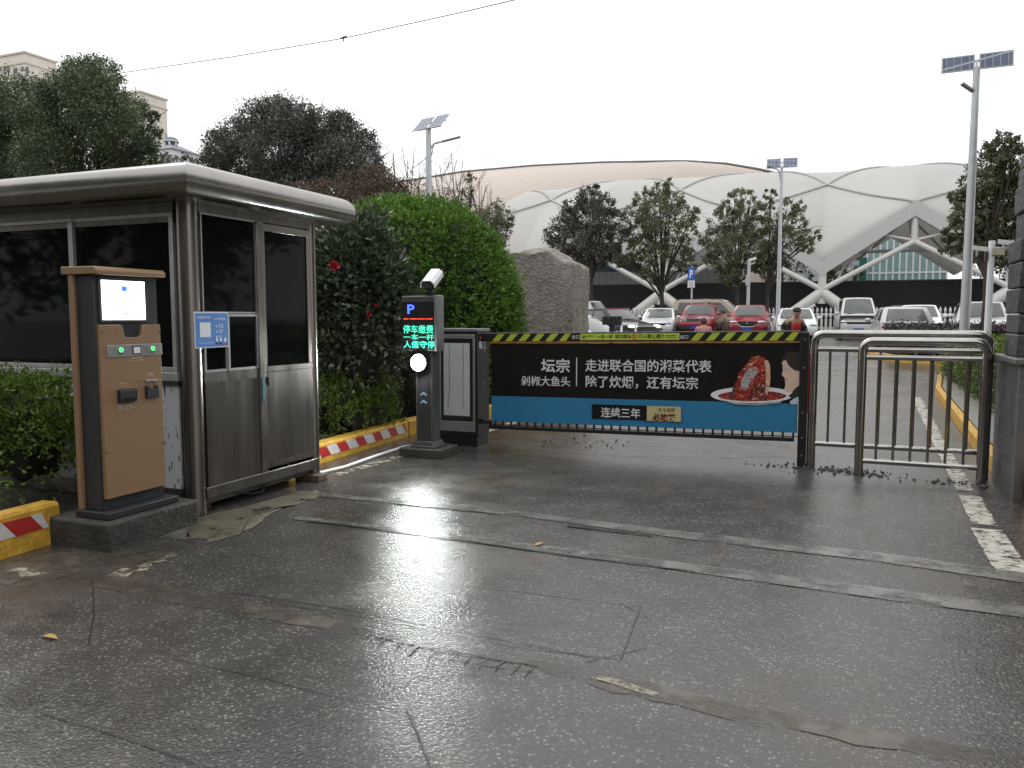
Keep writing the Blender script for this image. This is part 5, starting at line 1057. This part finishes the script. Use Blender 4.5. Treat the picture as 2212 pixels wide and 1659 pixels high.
def woman(t, s):
    j = [(0, 0, .80, .11), (0, 0, .95, .11), (0, .0, 1.08, .11), (0, -.02, 1.15, .06), (0, -.03, 1.20, .045), (0, -.05, 1.27, .075), (0, -.055, 1.33, .078), (0, -.05, 1.38, .05),
         (-.14, 0, 1.10, .05), (-.20, -.03, .90, .038), (-.14, -.16, .78, .026), (.14, 0, 1.10, .05), (.20, -.03, .90, .038), (.14, -.16, .78, .026),
         (-.08, 0, .74, .075), (-.09, 0, .42, .055), (-.09, .02, .08, .04), (-.09, -.12, .035, .03), (.08, 0, .74, .075), (.09, 0, .42, .055), (.09, .02, .08, .04), (.09, -.12, .035, .03)]
    e = [(0, 1), (1, 2), (2, 3), (3, 4), (4, 5), (5, 6), (6, 7), (3, 8), (8, 9), (9, 10), (3, 11), (11, 12), (12, 13), (0, 14), (14, 15), (15, 16), (16, 17), (0, 18), (18, 19), (19, 20), (20, 21)]
    hand(j, e, 10, (.1, -.5, -.8), -1, .9); hand(j, e, 13, (-.1, -.5, -.8), 1, .9); skinned('body', j, e, SKIN, t)
    MB().ball((0, -.135, 1.30), .014, .024, .022, 8, 6).build('nose', SKIN, t, local=True); MB().ball((0, -.05, 1.325), .078, .085, .08, 14, 8).build('hair', HRM, t, local=True)
    MB().ball((0, -.028, 1.31), .094, .098, .112, 18, 11, lambda d: 1 if d.y > -.55 else .86).build('hood', CLM, t, local=True)
    skinned('coat', [(0, 0, 1.09, .15), (0, 0, .93, .17), (0, 0, .74, .175), (0, 0, .62, .17), (-.16, 0, 1.09, .085), (-.225, -.03, .90, .075), (-.16, -.14, .80, .05), (.16, 0, 1.09, .085), (.225, -.03, .90, .075), (.16, -.14, .80, .05), (0, .0, 1.18, .09)], [(0, 1), (1, 2), (2, 3), (0, 4), (4, 5), (5, 6), (0, 7), (7, 8), (8, 9), (0, 10)], CLP, t)
    skinned('trousers', [(0, 0, .74, .13), (-.08, 0, .66, .09), (-.09, 0, .42, .07), (-.09, .02, .10, .055), (.08, 0, .66, .09), (.09, 0, .42, .07), (.09, .02, .10, .055)], [(0, 1), (1, 2), (2, 3), (0, 4), (4, 5), (5, 6)], TRS, t)
    for x_ in (-.09, .09): skinned('shoe', [(x_, .06, .045, .042), (x_, -.06, .04, .04), (x_, -.15, .03, .03)], [(0, 1), (1, 2)], SHO, t)
p = dep(1717, 700, 19.5); person('person in black jacket, red shirt and dark cap, head bowed beside white sedan', (p.x, p.y, G(p.y)), math.radians(14), .91, None, man)
p = dep(1520, 700, 21.5); person('person in pink coat with dark hood seen from behind before red off-roader', (p.x, p.y, G(p.y)+.0), math.radians(188), .92, None, woman)
# ------------------------------------------------------------------ solar street lamps
GALV = mat('galvanised', (.48, .50, .52), .42, .5, var=.08); PVM = mat('solar_cell', (.13, .15, .22), .45, 0, var=.12, vscale=3, spec=.12); PVB = mat('panel_back', (.40, .42, .47), .5)
def pvmat():
    b = PVM.node_tree.nodes['Principled BSDF']; lk = PVM.node_tree.links.new; t = nn(PVM, 'ShaderNodeTexCoord'); br = nn(PVM, 'ShaderNodeTexBrick')
    br.inputs['Scale'].default_value = 1; br.inputs['Brick Width'].default_value = .16; br.inputs['Row Height'].default_value = .16; br.offset = 0; br.inputs['Mortar Size'].default_value = .006
    br.inputs['Color1'].default_value = (.13, .15, .22, 1); br.inputs['Color2'].default_value = (.16, .18, .25, 1); br.inputs['Mortar'].default_value = (.42, .44, .48, 1)
    lk(t.outputs['Object'], br.inputs['Vector']); lk(br.outputs[0], b.inputs['Base Color'])
pvmat()
def solar(label, base, top_z, r, panels, armv=None, head=None, rz=0):
    """panels: (half width, height, tilt deg, yaw deg) pair; each panel face looks along yaw"""
    t = thing('solar_street_lamp', label, 'street lamp', base, 'solar street lamps'); x, y, z = base
    MB().tube([(x, y, z-.1), (x, y, z+(top_z-z)*.25), (x, y, top_z)], [r, r*.9, r*.6], 16).build('pole', GALV, t)
    MB().tube([(x, y, z+(top_z-z)*.14), (x, y, z+(top_z-z)*.145)], r*1.04, 16).tube([(x, y, z-.02), (x, y, z+.04)], r*2, 16).build('collar', GALV, t)
    wd, ht, tilt, yaw = panels; a = math.radians(yaw); ux = Vector((math.cos(a), math.sin(a), 0)); f = Vector((math.sin(a), -math.cos(a), 0)); tl = math.radians(tilt)
    uy = Vector((0, 0, 1))*math.sin(tl)-f*math.cos(tl); nrm = ux.cross(uy).normalized(); c0 = Vector((x, y, top_z+.06))
    cb0 = c0-nrm*.045; MB().bar(cb0-ux*wd*.9, cb0+ux*wd*.9, .05, .05).bar(cb0+uy*ht*.45-ux*wd*.9, cb0+uy*ht*.45+ux*wd*.9, .05, .05).bar(cb0-uy*ht*.1, cb0+uy*ht*.5, .05, .05).build('panel_bracket', GALV, t)
    for sg in (-1, 1):
        o0 = c0+ux*(sg*(wd/2+.045))-uy*ht*.22+nrm*.035; fr = MB().add([o0+ux*i*wd/2+uy*j*ht+nrm*k for k in (-.02, .0) for i, j in ((-1, 0), (1, 0), (1, 1), (-1, 1))], BF).build('solar_panel', PVB, t)
        MB().add([o0+ux*i*(wd/2-.03)+uy*j+nrm*.0035 for i, j in ((-1, .03), (1, .03), (1, ht-.03), (-1, ht-.03))], [(0, 1, 2, 3)]).build('solar_cells', PVM, fr, smooth=0)
    if armv:
        st = Vector((x, y, armv[0])); e = Vector(armv[1]); m_ = st.lerp(e, .35)+Vector((0, 0, (e.z-st.z)*.42))
        MB().tube([st, st.lerp(m_, .5)+Vector((0, 0, .04)), m_, e], .035, 8).tube([st-Vector((0, 0, .45)), st.lerp(m_, .9)], .018, 6).build('lamp_arm', GALV, t)
        d = (e-m_).normalized(); MB().bar(e-d*.1, e+d*(.5 if r > .13 else .25), .12, .06).build('lamp_head', mat('lamp_head_grey', (.25, .26, .27), .4, .3), t, bevel=.015)
    return t
b = dep(928, 560, 26); tp = dep(928, 278, 26); ae = dep(962, 304, 26)
solar('solar street lamp with curved arm rising behind the dome hedge', (b.x, b.y, G(b.y)), tp.z, .135, (.57, .68, 45, -15.6), (dep(928, 330, 26).z, ae))
b = dep(1680, 690, 37); tp = dep(1683, 362, 37)
solar('solar street lamp standing among the car park trees', (b.x, b.y, G(b.y)), tp.z, .105, (.63, .60, 54, 4.7), (dep(1680, 385, 37).z, dep(1668, 362, 37)))
b = dep(2083, 720, 19.5); tp = dep(2107, 150, 19.5); 
t_ = solar('tall solar street lamp nearest the railing at right', (b.x, b.y, .1), tp.z, .125, (.70, .40, 75, -3), (dep(2107, 215, 19.5).z, dep(2096, 193, 19.5)))
# camera pole at right
b = dep(2134, 700, 17); t_ = thing('camera_pole', 'white pole with three cameras and cable boxes right of lamp', 'camera pole', (b.x, b.y, .1)); zt = dep(2137, 520, 17).z
MB().tube([(b.x, b.y, .1), (b.x, b.y, zt)], [.075, .06], 12).build('pole', WM, t_)
def pbox(u0, v0, u1, v1, Y, d, name, m, par, bv=.006):
    a, c = dep(u0, v1, Y), dep(u1, v0, Y); return MB().box((a.x, b.y-d/2, a.z), (c.x, b.y+d/2, c.z)).build(name, m, par, bevel=bv)
pbox(2128, 534, 2176, 538, 17, .06, 'cross_arm', WM, t_); pbox(2141, 536, 2168, 552, 17, .16, 'equipment_box', mat('box_cream', (.42, .39, .32), .5), t_)
for (u, v, du) in ((2168, 523, 12), (2112, 536, 10)):
    a = dep(u, v, 17); cbd = MB().prism([(-.06, -.045), (.06, -.045), (.075, .045), (-.075, .045)], (a.x-.12, a.y-.15, a.z), (.3, .9, 0), (0, 0, 1), (.28, -.06, -.05)).build('camera', WM, t_, bevel=.005)
    MB().tube([(a.x, a.y, a.z-.04), (a.x, a.y+.1, a.z-.16)], .02, 8).build('camera_bracket', WM, t_)
pbox(2129, 541, 2135, 562, 16.9, .12, 'flood_lamp', mat('flood_dark', (.06, .06, .055), .4), t_)
# parking sign
q_ = 44.; a = onq(1493, 690, q_); t_ = thing('parking_sign', 'blue parking sign with white letter P on grey pole', 'sign', (a.x, q_, .5)); zt = onq(1493, 575, q_).z
MB().tube([(a.x, q_+.03, .5), (a.x, q_+.03, zt)], .05, 10).build('pole', GALV, t_)
c0, c1 = onq(1486, 605, q_), onq(1501, 577, q_); MB().box((c0.x, q_-.03, c0.z), (c1.x, q_-.003, c1.z)).build('blue_panel', mat('sign_blue', (.02, .11, .50), .4, var=.03), t_)
e0, e1 = onq(1490, 601, q_), onq(1497.5, 583, q_); pb = MB().text('P', (e0.x, q_-.034, e0.z), (e1.x-e0.x, 0, 0), (0, 0, e1.z-e0.z), .03).build('letter', WM, t_, smooth=0)
c0, c1 = onq(1485.5, 622, q_), onq(1501, 606, q_); wb = MB().box((c0.x, q_-.03, c0.z), (c1.x, q_-.003, c1.z)).build('white_panel', WM, t_)
m_ = MB()
for i in range(4): zz_ = c1.z-.1-i*.09; m_.box((c0.x+.06, q_-.034, zz_-.02), (c1.x-.06, q_-.0305, zz_+.02))
m_.build('small_print', mat('print_line', (.25, .27, .3), .6), wb, smooth=0)
# car park camera pole
q_ = 43.; a = onq(1615, 690, q_); t_ = thing('camera_pole', 'thin grey pole with cabinet box and small camera, car park', 'camera pole', (a.x, q_, .5)); zt = onq(1615, 562, q_).z
MB().tube([(a.x, q_, .5), (a.x, q_, zt)], .085, 10).build('pole', GALV, t_)
c0, c1 = onq(1611, 617, q_), onq(1621, 594, q_); MB().box((c0.x, q_-.14, c0.z), (c1.x, q_+.14, c1.z)).build('cabinet_box', GALV, t_, bevel=.01)
MB().bar((a.x, q_, zt), (a.x+.35, q_-.1, zt+.08), .12, .12).tube([(a.x, q_, zt-.25), (a.x+.32, q_, zt-.12)], .03, 6).build('camera', WM, t_)
# overhead wire
one('overhead_wire', 'thin black wire slung across the sky at upper left', 'wire', MB().tube([dep(230, 160, 25), dep(265, 157, 24.5), dep(500, 123, 22), dep(740, 83, 20), dep(1000, 26, 17.5), dep(1300, -45, 15)], .010, 6), TAR)
_w = dep(742, 81, 20); one('wire_clamp', 'small dark clamp fixed on the wire against the sky', 'clamp', MB().tube([_w-Vector((.09, 0, .01)), _w+Vector((.09, 0, .022))], .02, 6).tube([_w, _w-Vector((0, 0, .09))], .015, 6), TAR)
# ------------------------------------------------------------------ picket fence, hoarding
q_ = 48.3; FW = mat('picket_white', (.62, .62, .60), .6, var=.15, vscale=4); x0, x1 = pu(1240, q_), pu(1928, q_)
t_ = thing('picket_fence', 'white concrete picket fence along back of the car park', 'fence', ((x0+x1)/2, q_, .6)); pk = MB(); zt = 2.06
x = x0
def picket(mb, x, zt):
    pr = [(0, .07), (.55, .07), (.56, .04), (.60, .04), (.62, .075), (.74, .075), (.78, .035), (.82, .06), (.90, .065), (1, .005)]
    mb.tube([(x, q_, .55+(zt-.55)*a) for a, r in pr], [r for a, r in pr], 7)
while x < x1: picket(pk, x, zt); x += .235
ob = pk.build('pickets', FW, t_); ob['kind'] = 'stuff'
MB().box((x0, q_-.035, 1.62), (x1, q_+.035, 1.70)).box((x0, q_-.035, .85), (x1, q_+.035, .93)).build('fence_rails', FW, t_)
a = pu(1942, q_); BRK = mat('grey_brick', (.17, .165, .155), .85, var=.4, vscale=5, bump=.6, bscale=12)
bp_ = thing('brick_pier', 'grey block pier between the two lengths of picket fence', 'pier', (a, q_, .55))
for i in range(8): MB().box((a-.42+(i % 2)*.02, q_-.3, .55+i*.2), (a+.42-(i % 2)*.03, q_+.3, .55+i*.2+.185)).build('block_course', BRK, bp_, bevel=.02)
x0, x1 = pu(1956, q_), pu(2200, q_); t_ = thing('picket_fence', 'shorter picket fence to right of grey block pier', 'fence', ((x0+x1)/2, q_, .6)); pk = MB(); x = x0
while x < x1: picket(pk, x, zt); x += .235
ob = pk.build('pickets', FW, t_); ob['kind'] = 'stuff'
MB().box((x0, q_-.035, 1.62), (x1, q_+.035, 1.70)).box((x0, q_-.035, .85), (x1, q_+.035, .93)).build('fence_rails', FW, t_)
q_ = 65.; HB = mat('hoarding_black', (.010, .011, .013), .75, var=.2, vscale=1); x0, x1 = pu(1240, q_), pu(2230, q_)
t_ = thing('hoarding', 'long black hoarding in front of the white tent roof', 'hoarding', ((x0+x1)/2, q_, .5)); zt = onq(1900, 607.5, q_).z
MB().box((x0, q_, .3), (x1, q_+.1, zt)).build('hoarding_sheet', HB, t_)
MB().box((x0, q_-.03, zt), (x1, q_+.12, zt+.08)).build('capping', mat('capping_grey', (.05, .05, .055), .5), t_)
# ------------------------------------------------------------------ tensile roof
MEM = mat('white_membrane', (.64, .63, .615), .6, var=.04, vscale=.2, translu=.42); STW = mat('white_steel', (.60, .60, .58), .45, var=.05); RIB = mat('membrane_rib', (.36, .36, .355), .6); FAS = mat('edge_fascia', (.50, .50, .49), .5, var=.05)
SP = 11.7; qf = 62.2; xn = pu(1773, qf); ten = thing('tensile_roof', 'white tensile membrane roof on crossing steel legs, exhibition hall', 'tensile roof', (xn, qf, .5))
def tri(x): # 0 at low nodes, 1 at apexes
    f = ((x-xn)/SP) % 1.0; return 1-abs(2*f-1)
ZL, ZA = onq(1773, 572, qf).z, onq(1970, 443, qf).z
def zf(x): return ZL+(ZA-ZL)*(.9*tri(x)+.1*math.sin(tri(x)*math.pi/2))
CRP = [(1040, 470), (1075, 446), (1110, 431), (1170, 418), (1240, 410), (1340, 397), (1500, 387), (1690, 379), (1790, 377), (1900, 369), (2060, 359), (2300, 352)]
CRZ = [(pu(u, qf+15), onq(u, v, qf+15).z) for u, v in CRP]
XL_, XR_ = pu(1062, 72), xn+2.6*SP; DQ = 15.
def crest(x):
    for (a, b), (c, d) in zip(CRZ, CRZ[1:]):
        if x <= c: break
    return b+(d-b)*(x-a)/(c-a)
def msurf(x, t):
    e = max(0., (XL_+3.5-x)/3.5); drop = 1-math.sqrt(max(0, 1-min(1, e)**2)); a, c = zf(x), crest(x)
    s_ = math.sin(math.pi/2*min(t, 1))**.78 if t <= 1 else math.cos((t-1)*math.pi/2)**.8
    lo = a if t <= 1 else zf(x)+.4
    z = lo+(c-lo)*s_; z -= drop*(z-ZL*.7)*.97
    return Vector((x, qf+DQ*(t if t <= 1 else 1+(t-1)*.95)+e*2.0, z))
NX, NT = 220, 44
mem = MB().grid(lambda a, b: msurf(XL_+(XR_-XL_)*a, b*2), NX, NT).build('membrane', MEM, ten, smooth=80)
sd = mem.modifiers.new('thickness', 'SOLIDIFY'); sd.thickness = .06; sd.offset = -1
rb = MB(); AP = [xn+SP*(k+.5) for k in range(-5, 3)]
def arch(x0_, x1_, t0, t1, bow=0):
    p = []
    for i in range(25):
        f = i/24; x_ = x0_+(x1_-x0_)*f
        if XL_+1 < x_ < XR_: p.append(msurf(x_, t0+(t1-t0)*f)+Vector((0, -.03, .05)))
    if len(p) > 2: rb.tube(p, .10, 6)
for a in AP:
    arch(a, a-SP*1.0, 0.01, 1.0); arch(a, a+SP*1.0, 0.01, 1.0)
rb.build('roof_ribs', RIB, ten)
fs_ = MB(); lg = MB()
for k in range(-5, 3):
    n0 = xn+SP*k; a0 = n0+SP/2; n1 = n0+SP
    for p, q in ((n0, a0), (n1, a0)):
        if min(p, q) < XL_+1: continue
        A, B = Vector((p, qf-.05, zf(p)-.25)), Vector((q, qf-.05, zf(q)-.25)); dd_ = (B-A).normalized()*.42; fs_.bar(A-dd_, B+dd_, .5+.02*(p == n0), .85)
fs_.build('edge_beam', FAS, ten, smooth=0)
def tubes(name, lst, m=STW): 
    for a, b_, r in lst: MB().tube([a, b_], r, 12).build(name, m, ten)
zg, zn, zs_ = .3, onq(1773, 632, qf).z, ZL-.3
for qq, kr in ((qf, range(-2, 3)), (qf+DQ*1.92, range(-1, 3))):
    for k in kr:
        n0 = xn+SP*k
        tubes('node_post', [((n0, qq, zn-.8), (n0, qq, zs_), .30)])
        tubes('leg', [((n0, qq, zn), (n0+sg*3.9, qq, zg), .42) for sg in (-1, 1)])
        if qq == qf:
            tubes('strut', [((n0, qq-.1, zn+.2), (n0+sg*SP/2, qq-.1, ZA-2.5), .20) for sg in (-1, 1)])
            tubes('brace', [((n0+sg*.9, qq, zn+.55), (n0+sg*1.9, qq+2.5, zs_+1.6), .09) for sg in (-1, 1)])
            tubes('drain_pipe', [((n0-.4, qq-.35, zn-.9), (n0-3.2, qq-.35, zn-2.5), .11)])
    for k in kr:
        a0 = xn+SP*(k+.5)
        if qq == qf:
            tubes('apex_post', [((a0, qq, ZA-2.6), (a0, qq, ZA-.2), .22)])
            tubes('truss', [((a0, qq, ZA-2.4), (a0-2.2, qq+.2, ZA-1.9), .09), ((a0, qq, ZA-2.4), (a0+2.2, qq+.2, ZA-1.9), .09), ((a0, qq, ZA-2.5), (a0, qq+12, ZA+2.5), .16), ((a0-3.5, qq+4, ZA-2.8), (a0+3.5, qq+4, ZA-2.8), .12),
                    ((a0-2.8, qq+.3, ZA-3.0), (a0-1.2, qq+5, ZA+.6), .08), ((a0+2.8, qq+.3, ZA-3.0), (a0+1.2, qq+5, ZA+.6), .08), ((a0-4.2, qq+.3, ZA-4.4), (a0-3, qq+4, ZA-1.5), .07), ((a0, qq+5, ZA-.2), (a0-3.4, qq+10, ZA-3), .09), ((a0, qq+5, ZA-.2), (a0+3.4, qq+10, ZA-3), .09)])
# ------------------------------------------------------------------ things seen under the roof
GLZ = mat('teal_glazing', (.22, .34, .34), .25, var=.2, vscale=.5); GRYW = mat('pale_cladding', (.42, .44, .46), .5, var=.06); WCL = mat('white_cladding', (.62, .64, .66), .5, var=.05)
q_ = 100.; a, b2 = pu(1868, q_), pu(2040, q_); gb = thing('glass_hall', 'teal glass walled hall seen beneath the tensile roof', 'building', ((a+b2)/2, q_, 0)); zt = onq(1950, 515, q_).z
MB().box((a, q_, 0), (b2, q_+20, zt)).build('glass_wall', GLZ, gb)
m_ = MB()
for i in range(13): x_ = a+(b2-a)*i/12; m_.box((x_-.09, q_-.12, 0), (x_+.09, q_-.005, zt-.1))
m_.build('mullions', WCL, gb); MB().box((a, q_-.1, zt*.62), (b2, q_-.006, zt*.64)).build('transom', WCL, gb)
MB().box((a-.8, q_-.6, 0), (a-.02, q_+1, zt*.8)).build('green_pylon', mat('pylon_green', (.01, .10, .075), .4), gb)
a, b2 = pu(1690, 104), pu(1866, 104); MB_ = thing('pale_hall', 'pale grey clad hall beside the teal glass hall', 'building', ((a+b2)/2, 104, 0)); zt = onq(1800, 545, 104).z
MB().box((a, 104, 0), (b2, 120, zt)).build('wall', GRYW, MB_); MB().box((a, 103.8, zt), (b2, 120.2, zt+.5)).build('parapet', WCL, MB_)
for i in range(4): x_ = a+8+i*1.5; MB().box((x_, 103.9, zt*.55), (x_+1, 103.995, zt*.62)).build('window', TAR, MB_)
q_ = 82.; a, b2 = pu(1255, q_), pu(1385, q_); wb_ = thing('white_kiosk_hall', 'low white panelled block with blue windows left under roof', 'building', ((a+b2)/2, q_, 0)); zt = onq(1300, 588, q_).z; z2 = onq(1300, 558, q_).z
MB().box((a, q_, 0), (b2+8, q_+8, zt)).build('white_wall', WCL, wb_); bw = MB().box((a, q_+.3, zt), (b2, q_+8, z2)).build('blue_band', mat('window_blue', (.05, .13, .24), .2, var=.4, vscale=.6), wb_)
MB().box((a, q_+.1, z2), (b2, q_+8.2, z2+.4)).build('roof_slab', WCL, wb_)
m_ = MB()
for i in range(22): x_ = a+(b2+8-a)*i/22; m_.box((x_-.02, q_-.01, 0), (x_+.02, q_-.002, zt))
m_.build('panel_joints', mat('joint_grey', (.3, .31, .32), .6), wb_)
a, b2 = pu(1525, 84), pu(1580, 84); z2 = onq(1550, 588, 84).z; wb2 = thing('white_booth', 'small white booth with round red emblem under lattice', 'building', ((a+b2)/2, 84, 0))
MB().box((a, 84, 0), (b2, 88, z2)).build('wall', WCL, wb2); e = onq(1542, 606, 84)
em = MB().tube([(e.x, 83.95, e.z), (e.x, 83.99, e.z)], .62, 20).build('round_emblem', mat('emblem_grey', (.2, .2, .2), .6), wb2); MB().tube([(e.x, 83.9, e.z), (e.x, 83.949, e.z)], .42, 16).build('red_disc', RED, em)
lt = MB(); a = pu(1490, 80)
la_ = thing('lattice_frame', 'white crossing lattice frame beside the round emblem booth', 'lattice', (pu(1510, 80), 80, 0)); z3 = onq(1500, 570, 80).z
for i in range(6):
    for j in range(4): x_ = pu(1492, 80)+i*.9; z_ = 3+j*(z3-3)/4; h_ = (z3-3)/4; lt.bar((x_, 80, z_), (x_+.9, 80, z_+h_), .14, .14).bar((x_+.9, 80.15, z_), (x_, 80.15, z_+h_), .14, .14)
lt.build('lattice_bars', WCL, la_)
for (u, q_, rr_, sd_, lb) in ((1815, 90, [(1805, 592, 24), (1830, 588, 22), (1790, 600, 18), (1850, 596, 16)], 71, 'yellowish tree seen under the white roof behind hoarding'), (1700, 92, [(1690, 590, 24), (1720, 585, 22), (1660, 590, 22), (1745, 598, 14)], 72, 'green tree under white roof left of the yellowish one'), (2150, 88, [(2120, 580, 26), (2160, 575, 30), (2200, 585, 26)], 73, 'dim green trees seen beyond right columns of tent roof')):
    tree('tree', lb, u, q_, rr_, .28, 1.8, LM_T3 if sd_ != 71 else LM_YG, sd_, .15, 1, fork=.4)
# ------------------------------------------------------------------ tan shell roof behind
TAN = mat('tan_shell', (.44, .385, .34), .6, var=.06, vscale=.15)
def tanm():
    b = TAN.node_tree.nodes['Principled BSDF']; lk = TAN.node_tree.links.new; t = nn(TAN, 'ShaderNodeTexCoord'); mp = nn(TAN, 'ShaderNodeMapping'); wv = nn(TAN, 'ShaderNodeTexWave'); wv.wave_type = 'BANDS'; wv.bands_direction = 'Z'
    wv.inputs['Scale'].default_value = .75; wv.inputs['Distortion'].default_value = .0; mp.inputs['Rotation'].default_value = (0, -.22, 0); r = nn(TAN, 'ShaderNodeValToRGB'); r.color_ramp.elements[0].position = .0; r.color_ramp.elements[0].color = (.33, .28, .242, 1)
    r.color_ramp.elements[1].position = .35; r.color_ramp.elements[1].color = (.45, .392, .345, 1); lk(t.outputs['Object'], mp.inputs[0]); lk(mp.outputs[0], wv.inputs['Vector']); lk(wv.outputs[0], r.inputs[0]); lk(r.outputs[0], b.inputs['Base Color'])
tanm()
def interp(pts, u):
    for (a, b), (c, d) in zip(pts, pts[1:]):
        if u <= c: f = (u-a)/(c-a); f2 = f; return b+(d-b)*f2
    return pts[-1][1]
TOP = [(700, 425), (840, 398), (1000, 372), (1150, 359), (1300, 352), (1480, 349), (1570, 355), (1640, 367), (1694, 380)]
MID = [(700, 452), (840, 425), (1000, 392), (1150, 375), (1300, 362), (1480, 351), (1570, 357), (1640, 368.5), (1694, 381)]
QS = 120.
sh = thing('shell_roof', 'tan ribbed shell roof curving up behind the white membrane', 'shell roof', (pu(1200, QS), QS, 0))
def spt(a, b):   # a along 0..1, b: 0 crown line -> 1 springing
    u = 700+(1694-700)*a; T = onq(u, interp(TOP, u), QS+14); M_ = onq(u, interp(MID, u), QS+6); wd = 34*math.sin(math.pi*min(1, (1-a)*1.0+.0)/2)**.7
    if b < .2: return T.lerp(M_, b/.2)
    f = (b-.2)/.8; an = f*math.pi/2; return Vector((M_.x, M_.y-wd*math.sin(an), M_.z*math.cos(an)**.8 if f < 1 else 0))
g1 = MB().grid(spt, 60, 24); g1.grid(lambda a, b: (lambda p, T: Vector((T.x, 2*T.y-p.y, p.z)))(spt(1-a, b), spt(1-a, 0)), 60, 24)
g1.build('shell', TAN, sh, smooth=60)
rd_ = MB(); rd_.tube([spt(i/40, .2)+Vector((0, -.2, .15)) for i in range(41)], .22, 6).tube([spt(i/40, 0)+Vector((0, 0, .1)) for i in range(41)], .2, 6); rd_.build('ridge_lines', mat('ridge_grey', (.12, .11, .105), .6), sh)
# ------------------------------------------------------------------ far buildings on the left
BEI = mat('beige_render', (.66, .61, .53), .7, var=.08, vscale=.3); WIN = mat('far_window', (.10, .11, .12), .3)
def block(name, label, u0, u1, ud, v0, q, dq, wins, par=True):
    a, b2 = pu(u0, q), pu(u1, q); zt = onq((u0+u1)/2, v0, q).z; t = thing(name, label, 'building', ((a+b2)/2, q, 0)); MB().box((a, q, 0), (b2, q+dq, zt)).build('wall', BEI, t)
    MB().box((a-.3, q-.3, zt), (b2+.3, q+dq+.3, zt+.5)).box((a-.2, q-.2, zt-2.6), (b2+.2, q+dq+.2, zt-2.2)).build('cornice', mat('beige_trim', (.56, .50, .42), .7), t)
    for u, v, wu, hv in wins:
        c0, c1 = onq(u, v+hv, q), onq(u+wu, v, q); MB().box((c0.x, q-.08, c0.z), (c1.x, q+.1, c1.z)).build('window', WIN, t)
    return t, zt
block('apartment_block', 'beige tower block cut by left edge behind dark tree', -160, 82, 103, 131, 150, 9, [(-5, 143, 8, 11), (8, 143, 5, 11), (15, 143, 6, 11), (30, 146, 7, 12), (46, 144, 5, 10), (55, 144, 6, 10), (-5, 175, 8, 11), (30, 178, 7, 12), (52, 178, 7, 12)])
t2_, zt_ = block('apartment_block', 'beige tower block with dark roof sign behind left tree', 236, 322, 335, 203, 165, 9, [(285, 250, 7, 12), (305, 250, 7, 12), (305, 290, 7, 12)])
c0, c1 = onq(294, 227, 164.7), onq(317, 205, 164.7)
MB().prism([(0, 0), (1, 0), (.62, 1)], (c0.x, 164.7, c0.z), (c1.x-c0.x, 0, 0), (0, 0, c1.z-c0.z), (0, .2, 0)).build('sign_board', mat('sign_dark', (.10, .10, .11), .5), t2_)
MB().text('Z', (c0.x+(c1.x-c0.x)*.42, 164.65, c0.z+.3), ((c1.x-c0.x)*.4, 0, 0), (0, 0, (c1.z-c0.z)*.7), .02).build('sign_letter', WM, t2_, smooth=0)
q_ = 140.; a, b2 = pu(355, q_), pu(412, q_); zt = onq(380, 330, q_).z; tw = thing('cupola_tower', 'white tower with grey hip roof and small domed cupola', 'tower', ((a+b2)/2, q_, 0)); cx_ = (a+b2)/2; hw = (b2-a)/2
MB().box((a, q_-hw, 0), (b2, q_+hw, zt)).build('wall', WCL, tw); zr = onq(380, 315, q_).z
SLT = mat('slate_roof', (.16, .18, .21), .6); e_ = hw+.5
MB().add([(cx_-e_, q_-e_, zt), (cx_+e_, q_-e_, zt), (cx_+e_, q_+e_, zt), (cx_-e_, q_+e_, zt), (cx_-1.6, q_-1.6, zr), (cx_+1.6, q_-1.6, zr), (cx_+1.6, q_+1.6, zr), (cx_-1.6, q_+1.6, zr)], BF).build('roof', SLT, tw, smooth=0)
zd = onq(380, 306, q_).z
for i in range(6): an = i*math.pi/3; MB().tube([(cx_+1.3*math.cos(an), q_+1.3*math.sin(an), zr), (cx_+1.3*math.cos(an), q_+1.3*math.sin(an), zd)], .22, 8).build('column', WCL, tw)
MB().tube([(cx_, q_, zd), (cx_, q_, zd+.25)], 1.75, 16).build('drum', WCL, tw); zk = onq(380, 297, q_).z
MB().ball((cx_, q_, zd+.25), 1.6, 1.6, max(.6, zk-zd), 16, 10).tube([(cx_, q_, zk), (cx_, q_, zk+.8)], .08, 6).build('dome', SLT, tw)
tree('tree', 'small grey tree top below the domed cupola tower', 385, 60, [(350, 345, 18), (380, 352, 22), (410, 348, 20), (395, 335, 10)], .22, 1.8, LM_T2, 81, .15, 1, fork=.5)
